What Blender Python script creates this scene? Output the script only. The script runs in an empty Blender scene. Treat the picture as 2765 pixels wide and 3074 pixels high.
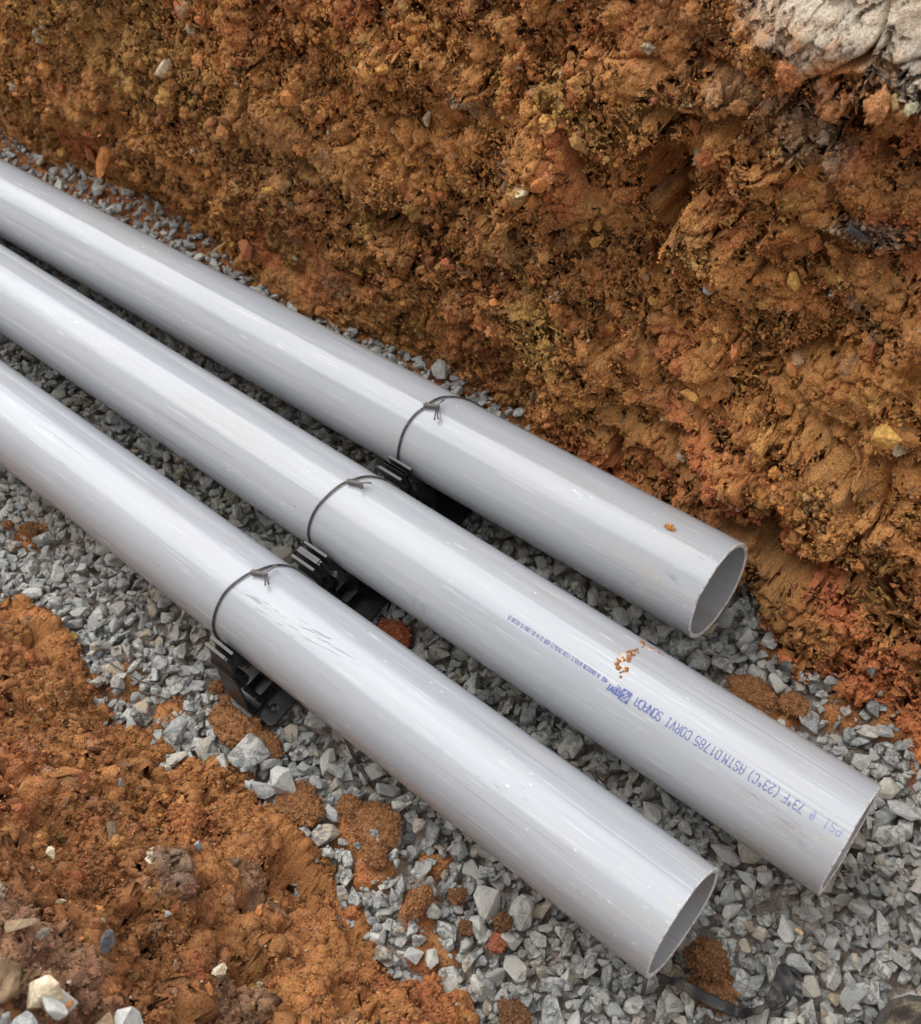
import bpy, bmesh, math, random
import numpy as np
from mathutils import Matrix, Vector

random.seed(7)
S = bpy.context.scene
COL = S.collection

# ------------------------------------------------------------------ camera
CAM_R = (0.75153, 0.63651, -0.173369)
CAM_U = (-0.451694, 0.688021, 0.567978)
CAM_F = (-0.480806, 0.348543, -0.804577)
CAM_H = 1.00679
cd = bpy.data.cameras.new('camera')
cd.sensor_fit = 'VERTICAL'
cd.sensor_height = 24.0
cd.sensor_width = 24.0
cd.lens = 25.137
cd.clip_start = 0.02
cd.clip_end = 200.0
cd.dof.use_dof = True
cd.dof.focus_distance = 1.12
cd.dof.aperture_fstop = 7.0
cam = bpy.data.objects.new('camera', cd)
COL.objects.link(cam)
cam.matrix_world = Matrix(((CAM_R[0], CAM_U[0], -CAM_F[0], 0.0),
                           (CAM_R[1], CAM_U[1], -CAM_F[1], 0.0),
                           (CAM_R[2], CAM_U[2], -CAM_F[2], CAM_H),
                           (0, 0, 0, 1)))
S.camera = cam

# ------------------------------------------------------------------ light
SUN_EL, SUN_AZ = math.radians(62), math.radians(165)   # azimuth measured from +X towards +Y
w = bpy.data.worlds.new('World')
S.world = w
w.use_nodes = True
nt = w.node_tree
bg = nt.nodes['Background']
sky = nt.nodes.new('ShaderNodeTexSky')
sky.sky_type = 'NISHITA'
sky.sun_disc = False
sky.sun_elevation = SUN_EL
sky.sun_rotation = math.radians(90) - SUN_AZ
sky.dust_density = 0.6
sky.air_density = 1.0
hsv = nt.nodes.new('ShaderNodeHueSaturation')
hsv.inputs['Saturation'].default_value = 0.12
nt.links.new(sky.outputs[0], hsv.inputs['Color'])
nt.links.new(hsv.outputs[0], bg.inputs['Color'])
bg.inputs['Strength'].default_value = 0.15
sd = bpy.data.lights.new('sun', 'SUN')
sd.energy = 0.55
sd.angle = math.radians(60)
sd.color = (1.0, 0.965, 0.92)
sun = bpy.data.objects.new('sun', sd)
COL.objects.link(sun)
sv = Vector((math.cos(SUN_EL) * math.cos(SUN_AZ), math.cos(SUN_EL) * math.sin(SUN_AZ), math.sin(SUN_EL)))
sun.rotation_euler = sv.to_track_quat('Z', 'Y').to_euler()
sun.location = sv * 5
S.view_settings.view_transform = 'Standard'
S.view_settings.look = 'None'
S.view_settings.gamma = 1.0
S.view_settings.use_curve_mapping = False
S.view_settings.exposure = 1.72

# ------------------------------------------------------------------ layout
R = 0.0572                       # pipe outer radius, pipe axes lie at z = 0
PIPES = [(0.51457, 0.01127, -0.3016), (0.35667, -0.00328, -0.0665), (0.20582, -0.00288, -0.1437)]
GZ = -0.105                      # level of the gravel surface


def lut(tab):
    xs = np.array([t[0] for t in tab], float)
    ys = np.array([t[1] for t in tab], float)
    return lambda x: np.interp(x, xs, ys)


far_foot = lut([(-8, .66), (-2.3, .66), (-1.8, .645), (-1.6, .667), (-1.37, .650), (-1.25, .622), (-1.09, .614), (-.9, .633),
                (-.72, .630), (-.64, .618), (-.56, .596), (-.42, .590), (-.33, .594), (-.30, .605), (-.27, .593), (-.2, .548), (-.13, .527), (-.07, .530), (.2, .53), (2, .53)])
near_foot = lut([(-8, .03), (-1.1, .029), (-1.02, .026), (-.91, .0225), (-.78, .032), (-.69, .035), (-.57, .042), (-.48, .032),
                 (-.41, .016), (-.29, .008), (0, .0), (2, 0)])

# ------------------------------------------------------------------ noise
M32 = np.uint32


def h2(ix, iy, seed):
    h = ix.astype(M32) * M32(374761393) + iy.astype(M32) * M32(668265263) + M32(seed * 974711 & 0xffffffff)
    h = (h ^ (h >> M32(13))) * M32(1274126177)
    h = (h ^ (h >> M32(16))) * M32(2246822519)
    return h ^ (h >> M32(15))


def rnd(h, k=0):
    h = (h + M32(k * 40503 + 17)) * M32(2654435761)
    h = h ^ (h >> M32(16))
    return (h & M32(0xffffff)).astype(np.float32) / np.float32(16777215.0)


def perlin(x, y, seed=0):
    x = np.asarray(x, np.float32); y = np.asarray(y, np.float32)
    xf = np.floor(x); yf = np.floor(y)
    ix = xf.astype(np.int32); iy = yf.astype(np.int32)
    fx = x - xf; fy = y - yf
    ux = fx * fx * fx * (fx * (fx * 6 - 15) + 10); uy = fy * fy * fy * (fy * (fy * 6 - 15) + 10)
    out = []
    for dx in (0, 1):
        for dy in (0, 1):
            a = rnd(h2(ix + dx, iy + dy, seed)) * np.float32(6.2831853)
            out.append(np.cos(a) * (fx - dx) + np.sin(a) * (fy - dy))
    a = out[0] * (1 - ux) + out[2] * ux
    b = out[1] * (1 - ux) + out[3] * ux
    return (a * (1 - uy) + b * uy) * 1.41


def fbm(x, y, octaves=4, seed=0, gain=.5):
    s = 0; a = 1.0; n = 0
    for o in range(octaves):
        s = s + a * perlin(x * 2 ** o + 17.3 * o, y * 2 ** o - 9.1 * o, seed + o)
        n += a; a *= gain
    return s / n * 1.5


def worley(x, y, seed=0):
    """F1, F2 and a random value of the nearest cell."""
    x = np.asarray(x, np.float32); y = np.asarray(y, np.float32)
    ix = np.floor(x).astype(np.int32); iy = np.floor(y).astype(np.int32)
    f1 = np.full(x.shape, 9, np.float32); f2 = f1.copy(); rv = np.zeros_like(f1)
    for dx in (-1, 0, 1):
        for dy in (-1, 0, 1):
            h = h2(ix + dx, iy + dy, seed)
            d = np.hypot(ix + dx + rnd(h, 1) - x, iy + dy + rnd(h, 2) - y)
            c = d < f1
            f2 = np.where(c, f1, np.minimum(f2, d))
            rv = np.where(c, rnd(h, 3), rv)
            f1 = np.where(c, d, f1)
    return f1, f2, rv


def h3(ix, iy, iz, seed):
    h = ix.astype(M32) * M32(374761393) + iy.astype(M32) * M32(668265263) + iz.astype(M32) * M32(2147483647 & 1442695041) + M32(seed * 974711 & 0xffffffff)
    h = (h ^ (h >> M32(13))) * M32(1274126177)
    return h ^ (h >> M32(16))


def noise3(P_, s, seed=0, off=0.0):
    """value-gradient noise in space, about -1..1"""
    x = (P_[..., 0] * s + off).astype(np.float32); y = (P_[..., 1] * s - off).astype(np.float32); z = (P_[..., 2] * s + 2 * off).astype(np.float32)
    xf = np.floor(x); yf = np.floor(y); zf = np.floor(z)
    ix = xf.astype(np.int32); iy = yf.astype(np.int32); iz = zf.astype(np.int32)
    fx = x - xf; fy = y - yf; fz = z - zf
    ux = fx * fx * (3 - 2 * fx); uy = fy * fy * (3 - 2 * fy); uz = fz * fz * (3 - 2 * fz)
    out = 0
    for dx in (0, 1):
        wx = ux if dx else 1 - ux
        for dy in (0, 1):
            wy = wx * (uy if dy else 1 - uy)
            for dz in (0, 1):
                h = h3(ix + dx, iy + dy, iz + dz, seed)
                gx_ = (h & M32(1023)).astype(np.float32) / 511.5 - 1
                gy_ = ((h >> M32(10)) & M32(1023)).astype(np.float32) / 511.5 - 1
                gz_ = ((h >> M32(20)) & M32(1023)).astype(np.float32) / 511.5 - 1
                out = out + wy * (uz if dz else 1 - uz) * (gx_ * (fx - dx) + gy_ * (fy - dy) + gz_ * (fz - dz))
    return out * 1.5


def normals(P_):
    a = np.gradient(P_, axis=0); b = np.gradient(P_, axis=1)
    n = np.cross(a, b); n /= np.linalg.norm(n, axis=-1, keepdims=True) + 1e-12
    return n.astype(np.float32)


def roughen(P_, msk, seed, flip=1.0, amp=1.0, calm=None):
    """clods and crumbs pushed out along the surface, isotropic in space"""
    for stage in (((15, .0105, .5), (31, .0066, .35), (62, .0046, .25)), ((118, .0024, .30), (215, .0016, .35), (400, .0009, .45))):
        N_ = normals(P_) * flip
        d = 0
        for s_, a_, base in stage:
            b = np.minimum(np.abs(noise3(P_, s_, seed + s_)), .55)
            d = d + a_ * (base + (1 - base) * msk) * (b * 3.2 - .8)
        if stage[0][0] == 15:
            d = d - .020 * msk * sstep(.16, .5, noise3(P_, 26, seed + 3) * .65 + noise3(P_, 60, seed + 4) * .35)
            d = d - .0080 * msk * sstep(.14, .5, noise3(P_, 70, seed + 5) * .65 + noise3(P_, 150, seed + 6) * .35)
        else:
            d = d - .0034 * (.25 + .75 * msk) * sstep(.14, .45, noise3(P_, 170, seed + 7))
        L_ = np.maximum(np.linalg.norm(np.gradient(P_, axis=0), axis=-1), np.linalg.norm(np.gradient(P_, axis=1), axis=-1))
        d = d * np.clip(.0040 / L_, .2, 1)                   # hold back where the sheet is already stretched
        if calm is not None: d = d * (1 - .7 * calm)
        P_ = P_ + N_ * (amp * d)[..., None]
    return P_.astype(np.float32)


def sstep(a, b, x):
    t = np.clip((x - a) / (b - a), 0, 1)
    return t * t * (3 - 2 * t)


def gblob(u, v, cu, cv, ru, rv, ang=0.0):
    c, s = math.cos(ang), math.sin(ang)
    du = u - cu; dv = v - cv
    a = (du * c + dv * s) / ru; b = (-du * s + dv * c) / rv
    return np.exp(-(a * a + b * b))


# ------------------------------------------------------------------ object helpers
def tag(o, label=None, cat=None, group=None, kind=None):
    if label: o['label'] = label
    if cat: o['category'] = cat
    if group: o['group'] = group
    if kind: o['kind'] = kind
    return o


def obj(name, mesh, mat=None, parent=None):
    if mesh.name == 'm': mesh.name = name
    o = bpy.data.objects.new(name, mesh)
    COL.objects.link(o)
    if mat is not None and not mesh.materials: mesh.materials.append(mat)
    if parent is not None: o.parent = parent
    return o


def empty(name, loc):
    o = bpy.data.objects.new(name, None)
    o.empty_display_size = .02
    COL.objects.link(o)
    o.location = loc
    return o


def mesh_np(v, f, smooth=True, cols=None):
    """v (N,3), f (M,k) int -> mesh, quickly"""
    me = bpy.data.meshes.new('m')
    f = np.asarray(f, np.int32); k = f.shape[1]
    me.vertices.add(len(v)); me.vertices.foreach_set('co', np.asarray(v, np.float32).ravel())
    me.loops.add(f.size); me.loops.foreach_set('vertex_index', f.ravel())
    me.polygons.add(len(f))
    me.polygons.foreach_set('loop_start', np.arange(0, f.size, k, dtype=np.int32))
    me.update(calc_edges=True)
    me.polygons.foreach_set('use_smooth', np.full(len(f), smooth, bool))
    if cols is not None:
        a = me.attributes.new('col', 'FLOAT_COLOR', 'POINT')
        c4 = np.ones((len(v), 4), np.float32); c4[:, :3] = cols
        a.data.foreach_set('color', c4.ravel())
    return me


def grid_mesh(P, smooth=True, cols=None, flip=False):
    n, m = P.shape[:2]
    i = np.arange(n * m, dtype=np.int32).reshape(n, m)
    q = np.stack([i[:-1, :-1], i[1:, :-1], i[1:, 1:], i[:-1, 1:]], -1).reshape(-1, 4)
    if flip: q = q[:, ::-1]
    return mesh_np(P.reshape(-1, 3), q, smooth, None if cols is None else cols.reshape(-1, 3))


def mesh_py(v, f, smooth=False):
    me = bpy.data.meshes.new('m')
    me.from_pydata([tuple(map(float, p)) for p in v], [], f)
    if smooth:
        me.polygons.foreach_set('use_smooth', np.ones(len(me.polygons), bool))
    me.update()
    return me


def tube(path, r, seg=8, closed_ends=True):
    """swept round tube along a list of points"""
    P = [Vector(p) for p in path]; n = len(P)
    rr = r if hasattr(r, '__len__') else [r] * n
    V = []; Fc = []
    T = [(P[min(i + 1, n - 1)] - P[max(i - 1, 0)]).normalized() for i in range(n)]
    a = T[0].orthogonal().normalized()
    for i in range(n):
        a = (a - T[i] * a.dot(T[i])).normalized(); b = T[i].cross(a)
        for k in range(seg):
            t = 2 * math.pi * k / seg
            V.append(P[i] + (a * math.cos(t) + b * math.sin(t)) * rr[i])
    for i in range(n - 1):
        for k in range(seg):
            Fc.append((i * seg + k, i * seg + (k + 1) % seg, (i + 1) * seg + (k + 1) % seg, (i + 1) * seg + k))
    if closed_ends:
        Fc.append(tuple(range(seg - 1, -1, -1))); Fc.append(tuple((n - 1) * seg + k for k in range(seg)))
    return V, Fc


def join(parts):
    V = []; Fc = []
    for v, f in parts:
        b = len(V); V += list(v); Fc += [tuple(i + b for i in q) for q in f]
    return V, Fc


def spline(pts, n):
    """Catmull-Rom through points"""
    P = np.array(pts, float); out = []
    Q = np.vstack([2 * P[0] - P[1], P, 2 * P[-1] - P[-2]])
    seg = len(P) - 1
    for t in np.linspace(0, seg - 1e-6, n):
        i = int(t); u = t - i
        p0, p1, p2, p3 = Q[i], Q[i + 1], Q[i + 2], Q[i + 3]
        out.append(.5 * ((2 * p1) + (-p0 + p2) * u + (2 * p0 - 5 * p1 + 4 * p2 - p3) * u * u + (-p0 + 3 * p1 - 3 * p2 + p3) * u ** 3))
    return np.array(out)


def box(x0, x1, y0, y1, z0, z1):
    v = [(x, y, z) for x in (x0, x1) for y in (y0, y1) for z in (z0, z1)]
    f = [(0, 1, 3, 2), (4, 6, 7, 5), (0, 4, 5, 1), (2, 3, 7, 6), (0, 2, 6, 4), (1, 5, 7, 3)]
    return v, f


# ------------------------------------------------------------------ materials
class NT:
    def __init__(self, name, rough=.8, spec=.5):
        self.m = bpy.data.materials.new(name); self.m.use_nodes = True
        self.t = self.m.node_tree; self.b = self.t.nodes['Principled BSDF']
        self.b.inputs['Roughness'].default_value = rough
        self.b.inputs['Specular IOR Level'].default_value = spec

    def n(self, kind, **kw):
        nd = self.t.nodes.new('ShaderNode' + kind)
        for k, v in kw.items():
            if k.startswith('_'): setattr(nd, k[1:], v)
            else:
                key = int(k[1:]) if k[0] == 'i' and k[1:].isdigit() else k.replace('__', ' ')
                self.put(nd.inputs[key], v)
        return nd

    def put(self, sock, v):
        if isinstance(v, bpy.types.NodeSocket): self.t.links.new(v, sock)
        elif isinstance(v, bpy.types.Node): self.t.links.new(v.outputs[0], sock)
        else:
            try: sock.default_value = v
            except Exception: sock.default_value = tuple(v) + (1.0,)

    def noise(self, vec, scale, detail=4, rough=.55, dist=0):
        return self.n('TexNoise', Vector=vec, Scale=scale, Detail=detail, Roughness=rough, Distortion=dist).outputs[0]

    def ramp(self, fac, lo, hi, a=0.0, b=1.0):
        return self.n('MapRange', Value=fac, From__Min=lo, From__Max=hi, To__Min=a, To__Max=b, _clamp=True).outputs[0]

    def mix(self, fac, a, b, mode='MIX'):
        nd = self.t.nodes.new('ShaderNodeMix'); nd.data_type = 'RGBA'; nd.blend_type = mode
        self.put(nd.inputs[0], fac); self.put(nd.inputs[6], a); self.put(nd.inputs[7], b)
        return nd.outputs[2]

    def math(self, op, a, b=0.0, c=None):
        nd = self.t.nodes.new('ShaderNodeMath'); nd.operation = op
        self.put(nd.inputs[0], a); self.put(nd.inputs[1], b)
        if c is not None: self.put(nd.inputs[2], c)
        return nd.outputs[0]

    def mapping(self, vec, scale, loc=(0, 0, 0)):
        return self.n('Mapping', Vector=vec, Scale=scale, Location=loc).outputs[0]

    def bump(self, height, strength, dist=.001, normal=None):
        nd = self.n('Bump', Strength=strength, Distance=dist, Height=height)
        if normal is not None: self.put(nd.inputs['Normal'], normal)
        return nd.outputs[0]


def pos(T): return T.n('NewGeometry').outputs['Position']


def soil_material(name, inst=False):
    T = NT(name, .92, .25)
    p = pos(T)
    a = T.n('Attribute', _attribute_name='col', _attribute_type='INSTANCER' if inst else 'GEOMETRY')
    fine = T.noise(p, 420, 3, .7)
    mid = T.noise(p, 90, 3, .6)
    c = T.mix(1.0, a.outputs['Color'], T.n('CombineColor', Red=T.ramp(fine, .3, .7, .80, 1.84), Green=T.ramp(fine, .3, .7, .72, 1.86),
                                           Blue=T.ramp(fine, .3, .7, .66, 1.94)).outputs[0], 'MULTIPLY')  # grain tone, with the shade of the bump's pores put into the colour
    gr = T.n('TexVoronoi', Vector=p, Scale=260)                      # light mineral grains
    c = T.mix(T.math('MULTIPLY', T.math('LESS_THAN', gr.outputs['Distance'], .17),
                     T.math('GREATER_THAN', T.n('SeparateColor', Color=gr.outputs['Color']).outputs[0], .82)), c, (.52, .36, .2))
    T.put(T.b.inputs['Base Color'], c)
    hgt = T.math('ADD', T.math('MULTIPLY', fine, .7), T.math('MULTIPLY', T.noise(p, 1100, 1, .6), .4))
    T.put(T.b.inputs['Normal'], T.bump(hgt, 1.0, .0042))
    T.put(T.b.inputs['Roughness'], T.ramp(mid, .35, .65, .78, .97))
    return T.m


M_SOIL = soil_material('soil')
M_CRUMB = soil_material('soil_crumb', True)


def stone_material():
    T = NT('crushed_stone', .82, .3)
    tc = T.n('TexCoord').outputs['Object']
    rn = T.n('ObjectInfo').outputs['Random']
    off = T.n('CombineXYZ', X=T.math('MULTIPLY', rn, 37.0), Y=T.math('MULTIPLY', rn, 91.0), Z=T.math('MULTIPLY', rn, 53.0)).outputs[0]
    v = T.n('VectorMath', _operation='ADD', i0=tc, i1=off).outputs[0]
    cr = T.n('ValToRGB', Fac=rn)
    e = cr.color_ramp.elements
    e[0].position = 0; e[0].color = (.30, .31, .32, 1)
    e[1].position = 1; e[1].color = (.52, .51, .48, 1)
    for ps, col in ((.2, (.37, .385, .39, 1)), (.45, (.46, .47, .465, 1)), (.66, (.52, .53, .515, 1)), (.83, (.58, .58, .545, 1)), (.89, (.48, .43, .35, 1)), (.94, (.46, .36, .25, 1)), (.965, (.42, .43, .43, 1))):
        q = e.new(ps); q.color = col
    m1 = T.noise(v, 1.9, 6, .72, .8)
    vein = T.noise(T.mapping(v, (1.6, 5.0, 3.0)), 1.6, 6, .75, 1.2)
    spk = T.noise(v, 11, 4, .75)
    rn2 = T.math('FRACT', T.math('MULTIPLY', rn, 71.3))
    c = T.mix(T.math('MULTIPLY', T.ramp(m1, .45, .56, 0, .9), T.ramp(rn2, .15, .8, .15, 1)), cr.outputs[0], (.13, .14, .15))
    c = T.mix(T.ramp(vein, .55, .66, 0, .75), c, (.66, .665, .65))
    c = T.mix(T.ramp(spk, .54, .62, 0, .35), c, (.14, .15, .16))
    c = T.mix(T.ramp(spk, .36, .44, .4, 0), c, (.68, .68, .66))
    # brown dust that settled in patches of the bed
    d = T.noise(pos(T), 9, 3, .6)
    c = T.mix(T.ramp(d, .54, .72, 0, .40), c, (.36, .27, .18))
    c = T.mix(1.0, c, (1.10, 1.07, 1.00), 'MULTIPLY')
    T.put(T.b.inputs['Base Color'], c)
    hh = T.math('ADD', T.noise(v, 3.0, 6, .72), T.math('MULTIPLY', vein, .6))
    T.put(T.b.inputs['Normal'], T.bump(hh, .8, .0035))
    T.put(T.b.inputs['Roughness'], T.ramp(spk, .3, .7, .62, .95))
    return T.m


M_STONE = stone_material()


def plain(name, col, rough=.7, spec=.4, bump=0.0, scale=300, var=.25, col2=None):
    T = NT(name, rough, spec)
    p = T.n('TexCoord').outputs['Object']
    nn = T.noise(p, scale, 4, .6)
    lo = tuple(c * (1 - var) for c in col); hi = tuple(min(1, c * (1 + var)) for c in col)
    c = T.mix(T.ramp(nn, .35, .65), lo, hi)
    if col2: c = T.mix(T.ramp(T.noise(p, scale * .18, 4, .65), .5, .66), c, col2)
    T.put(T.b.inputs['Base Color'], c)
    if bump: T.put(T.b.inputs['Normal'], T.bump(nn, bump, .0015))
    return T.m


def pipe_material(name, seed, dirt):
    T = NT(name, .3, .44)
    p = T.n('TexCoord').outputs['Object']
    # along the pipe (x) everything is drawn out
    st = T.noise(T.mapping(p, (2.2, 60, 60), (seed, 0, 0)), 1.0, 6, .62)
    st2 = T.noise(T.mapping(p, (9, 330, 330), (seed * 3, 0, 0)), 1.0, 4, .65)
    cloud = T.noise(T.mapping(p, (5, 22, 22), (seed * 7, 0, 0)), 1.0, 4, .6)
    c = T.mix(T.ramp(st, .3, .7), (.322, .340, .366), (.368, .384, .406))
    c = T.mix(T.ramp(cloud, .45, .72, 0, .35), c, (.425, .43, .438))
    # pale chalky rubbing
    c = T.mix(T.ramp(st2, .58, .72, 0, .5), c, (.60, .60, .60))
    # short scratches: stretched cells
    for k, (ang, sc, th, col, am) in enumerate(((.06, (28, 420, 420), .06, (.78, .78, .78), .75), (-.10, (22, 300, 300), .045, (.16, .17, .2), .5), (.5, (120, 260, 260), .05, (.74, .74, .74), .6))):
        rot = T.n('Mapping', Vector=p, Rotation=(0, ang, ang), Scale=sc, Location=(seed + k * 5.1, 0, 0)).outputs[0]
        vo = T.n('TexVoronoi', Vector=rot, Scale=.55)
        sel = T.math('GREATER_THAN', T.n('SeparateColor', Color=vo.outputs['Color']).outputs[0], .80)
        grp = T.ramp(T.noise(T.mapping(p, (4, 20, 20), (seed * 2 + k * 3, 1, 0)), 1.0, 3, .6), .50, .60)
        c = T.mix(T.math('MULTIPLY', T.math('MULTIPLY', T.math('MULTIPLY', T.ramp(vo.outputs['Distance'], th, th + .12, 1, 0), sel), grp), am), c, col)
    # specks of mud and grit
    sp = T.n('TexVoronoi', Vector=p, Scale=75)
    sr = T.n('SeparateColor', Color=sp.outputs['Color'])
    c = T.mix(T.math('MULTIPLY', T.math('LESS_THAN', sp.outputs['Distance'], T.math('MULTIPLY', sr.outputs[1], .07)), T.math('GREATER_THAN', sr.outputs[0], .8)), c, (.10, .09, .08))
    sp2 = T.n('TexVoronoi', Vector=p, Scale=46)
    c = T.mix(T.math('MULTIPLY', T.math('LESS_THAN', sp2.outputs['Distance'], .035), T.math('GREATER_THAN', T.n('SeparateColor', Color=sp2.outputs['Color']).outputs[1], .88)), c, (.85, .83, .78))
    # brown film of soil dust in streaks
    fl = T.noise(T.mapping(p, (3, 30, 30), (seed * 11, 3, 0)), 1.0, 7, .7)
    c = T.mix(T.ramp(fl, .56, .8, 0, dirt), c, (.36, .28, .20))
    lg = T.noise(T.mapping(p, (1.6, 190, 190), (seed * 5, 2, 9)), 1.0, 3, .55)
    c = T.mix(T.math('MULTIPLY', T.ramp(lg, .60, .68, 0, .55), T.ramp(T.noise(T.mapping(p, (2.5, 14, 14), (seed, 8, 0)), 1.0, 3, .6), .48, .6)), c, (.24, .235, .23))
    endm = T.ramp(T.n('SeparateXYZ', Vector=p).outputs[0], -.16, -.01)
    c = T.mix(T.math('MULTIPLY', endm, T.ramp(T.noise(T.mapping(p, (14, 60, 60), (seed, 4, 4)), 1.0, 6, .7), .50, .66, 0, .6)), c, (.40, .36, .30))
    # dust film on the flanks, where the pipe lay on the soil
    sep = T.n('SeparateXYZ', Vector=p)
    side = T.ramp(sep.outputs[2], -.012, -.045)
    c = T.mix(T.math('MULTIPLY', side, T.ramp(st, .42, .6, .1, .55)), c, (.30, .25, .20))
    T.put(T.b.inputs['Base Color'], c)
    rr = T.math('ADD', T.ramp(st, .3, .7, .10, .145), T.ramp(cloud, .5, .75, 0, .10))
    T.put(T.b.inputs['Roughness'], rr)
    return T.m


M_CUT = plain('sawn_pvc', (.66, .65, .63), .8, .3, .5, 500, .25, (.36, .31, .25))
M_BLACK = plain('black_plastic', (.017, .017, .0185), .36, .5, .12, 260, .3, (.03, .027, .025))
M_WIRE = plain('annealed_wire', (.045, .038, .032), .42, .6, .2, 900, .4, (.12, .10, .085))
M_WIREBRIGHT = plain('scraped_wire', (.15, .135, .12), .35, .8, .2, 900, .4)


def ink_material():
    T = NT('blue_ink', .4, .4)
    p = T.n('TexCoord').outputs['Object']
    wear = T.noise(p, 900, 4, .7)
    c = T.mix(T.ramp(wear, .50, .66, 0, .8), (.06, .08, .26), (.38, .40, .45))
    T.put(T.b.inputs['Base Color'], c)
    return T.m


def ink_faded():
    T = NT('faded_blue_ink', .4, .4)
    p = T.n('TexCoord').outputs['Object']
    wear = T.noise(p, 700, 4, .7)
    c = T.mix(T.ramp(wear, .44, .60, 0.1, .9), (.12, .155, .36), (.36, .38, .42))
    T.put(T.b.inputs['Base Color'], c)
    return T.m


M_INK = ink_material(); M_INK2 = ink_faded()

# ------------------------------------------------------------------ soil colour and relief
C = lambda *a: np.array(a, np.float32)
OCHRE, BROWN, OLIVE = C(.475, .229, .074), C(.305, .138, .047), C(.34, .194, .070)
RED, ORANGE, YELLOW = C(.46, .150, .060), C(.57, .26, .085), C(.56, .36, .11)
GRAY, PALE, DARK = C(.25, .205, .145), C(.43, .375, .285), C(.17, .10, .05)


def mixc(c, t, col): return c * (1 - t[..., None]) + col * t[..., None]


def soil_colour(u, v, seed, redness=0.0):
    a = fbm(u * 3.0, v * 3.6, 4, seed + 50)
    b = fbm(u * 9, v * 11, 4, seed + 60)
    c0 = np.broadcast_to(OCHRE, u.shape + (3,)).astype(np.float32)
    c = mixc(c0, sstep(-.3, .5, a), BROWN)
    c = mixc(c, sstep(.0, .6, b) * .4, OLIVE)
    d = fbm(u * 7 + 3, v * 8 + 1, 4, seed + 70)
    c = mixc(c, sstep(.18, .55, d + redness) * .38, RED)
    # lumps with a colour of their own: weathered rock in pieces of every size
    for s, sd_, th, k in ((20, 1, .94, .5), (42, 2, .93, .5), (95, 3, .92, .6), (200, 4, .90, .7)):
        wu = u + .3 / s * perlin(u * s * 1.3, v * s * 1.3, seed + sd_ + 5); wv = v + .3 / s * perlin(u * s * 1.3 + 9, v * s * 1.3, seed + sd_ + 6)
        f1, f2, r = worley(wu * s, wv * s * 1.15, seed + 80 + sd_)
        e = sstep(.0, .30, f2 - f1) * sstep(-.5, .2, perlin(u * s * 3, v * s * 3, seed + sd_ + 77))
        q = (r * 97.0) % 1.0
        m = e * (r > th) * k
        for lo, hi, colr in ((0, .30, RED), (.30, .58, ORANGE), (.58, .74, YELLOW), (.74, .84, PALE), (.84, .93, GRAY), (.93, 1.01, DARK)):
            c = mixc(c, m * ((q >= lo) & (q < hi)) * (.45 if colr is PALE else 1.0), colr)
    return c * (1 + .20 * fbm(u * 60, v * 60, 3, seed + 90) + .12 * fbm(u * 14, v * 14, 2, seed + 95))[..., None]


def relief(u, v, seed, smooth=None, along=3.0):
    """crumbly clods at many sizes with cracks and ledges; returns outward height and crumbliness"""
    wu = u + .010 * perlin(u * 16, v * 16, seed + 1) + .004 * perlin(u * 60, v * 60, seed + 2)
    wv = v + .010 * perlin(u * 16 + 5, v * 16, seed + 3) + .004 * perlin(u * 60, v * 60 + 3, seed + 4)
    msk = sstep(-.45, .25, fbm(u * 5, v * 5, 3, seed + 20))             # 0 smeared .. 1 crumbly
    if smooth is not None: msk = msk * (1 - smooth)
    h = .026 * fbm(u * 3.0, v * 4.5, 3, seed + 10)
    # broken blocks, each with its own slope
    cr = np.zeros_like(u)
    for s, amp, sd_ in ((8.0, .024, 1), (19, .014, 2), (44, .0060, 3)):
        f1, f2, r = worley(wu * s + .45 * perlin(u * s * 1.7, v * s * 1.7, seed + 8), wv * s * 1.25 + .45 * perlin(u * s * 1.7 + 7, v * s * 1.7, seed + 9), seed + 30 + sd_)
        q1 = (r * 53.0) % 1.0; q2 = (r * 131.0) % 1.0
        w_ = sstep(.0, .34, f2 - f1)
        h = h + amp * w_ * ((r - .5) * 1.1 + (q1 - .5) * 1.2 * f1)
        on = (q2 > .55)
        cr = cr + amp * 1.7 * on * (1 - sstep(0, .09, f2 - f1)) * (.45 + .55 * msk)
    h = h - cr
    # bucket scratches, drawn out along the trench
    sc = perlin(u * 16 + 2 * perlin(u * 2, v * 2, seed + 44), v * 170 + u * 20, seed + 42)
    h = h + .0016 * (1 - msk) * sc
    return h, msk


def axis(x0, x1, step):
    """graded coordinates; step(x) gives the local spacing"""
    out = [x0]
    while out[-1] < x1: out.append(out[-1] + step(out[-1]))
    return np.array(out)


# ------------------------------------------------------------------ far trench wall
def xstep_far(x):
    d = math.sqrt(x * x + .65 ** 2 + .75 ** 2)
    s = .00122 * max(1, d / 1.0)
    if x < -2.15: s += (-2.15 - x) * .12
    if x > 0.0: s += x * .12
    return s


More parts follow.
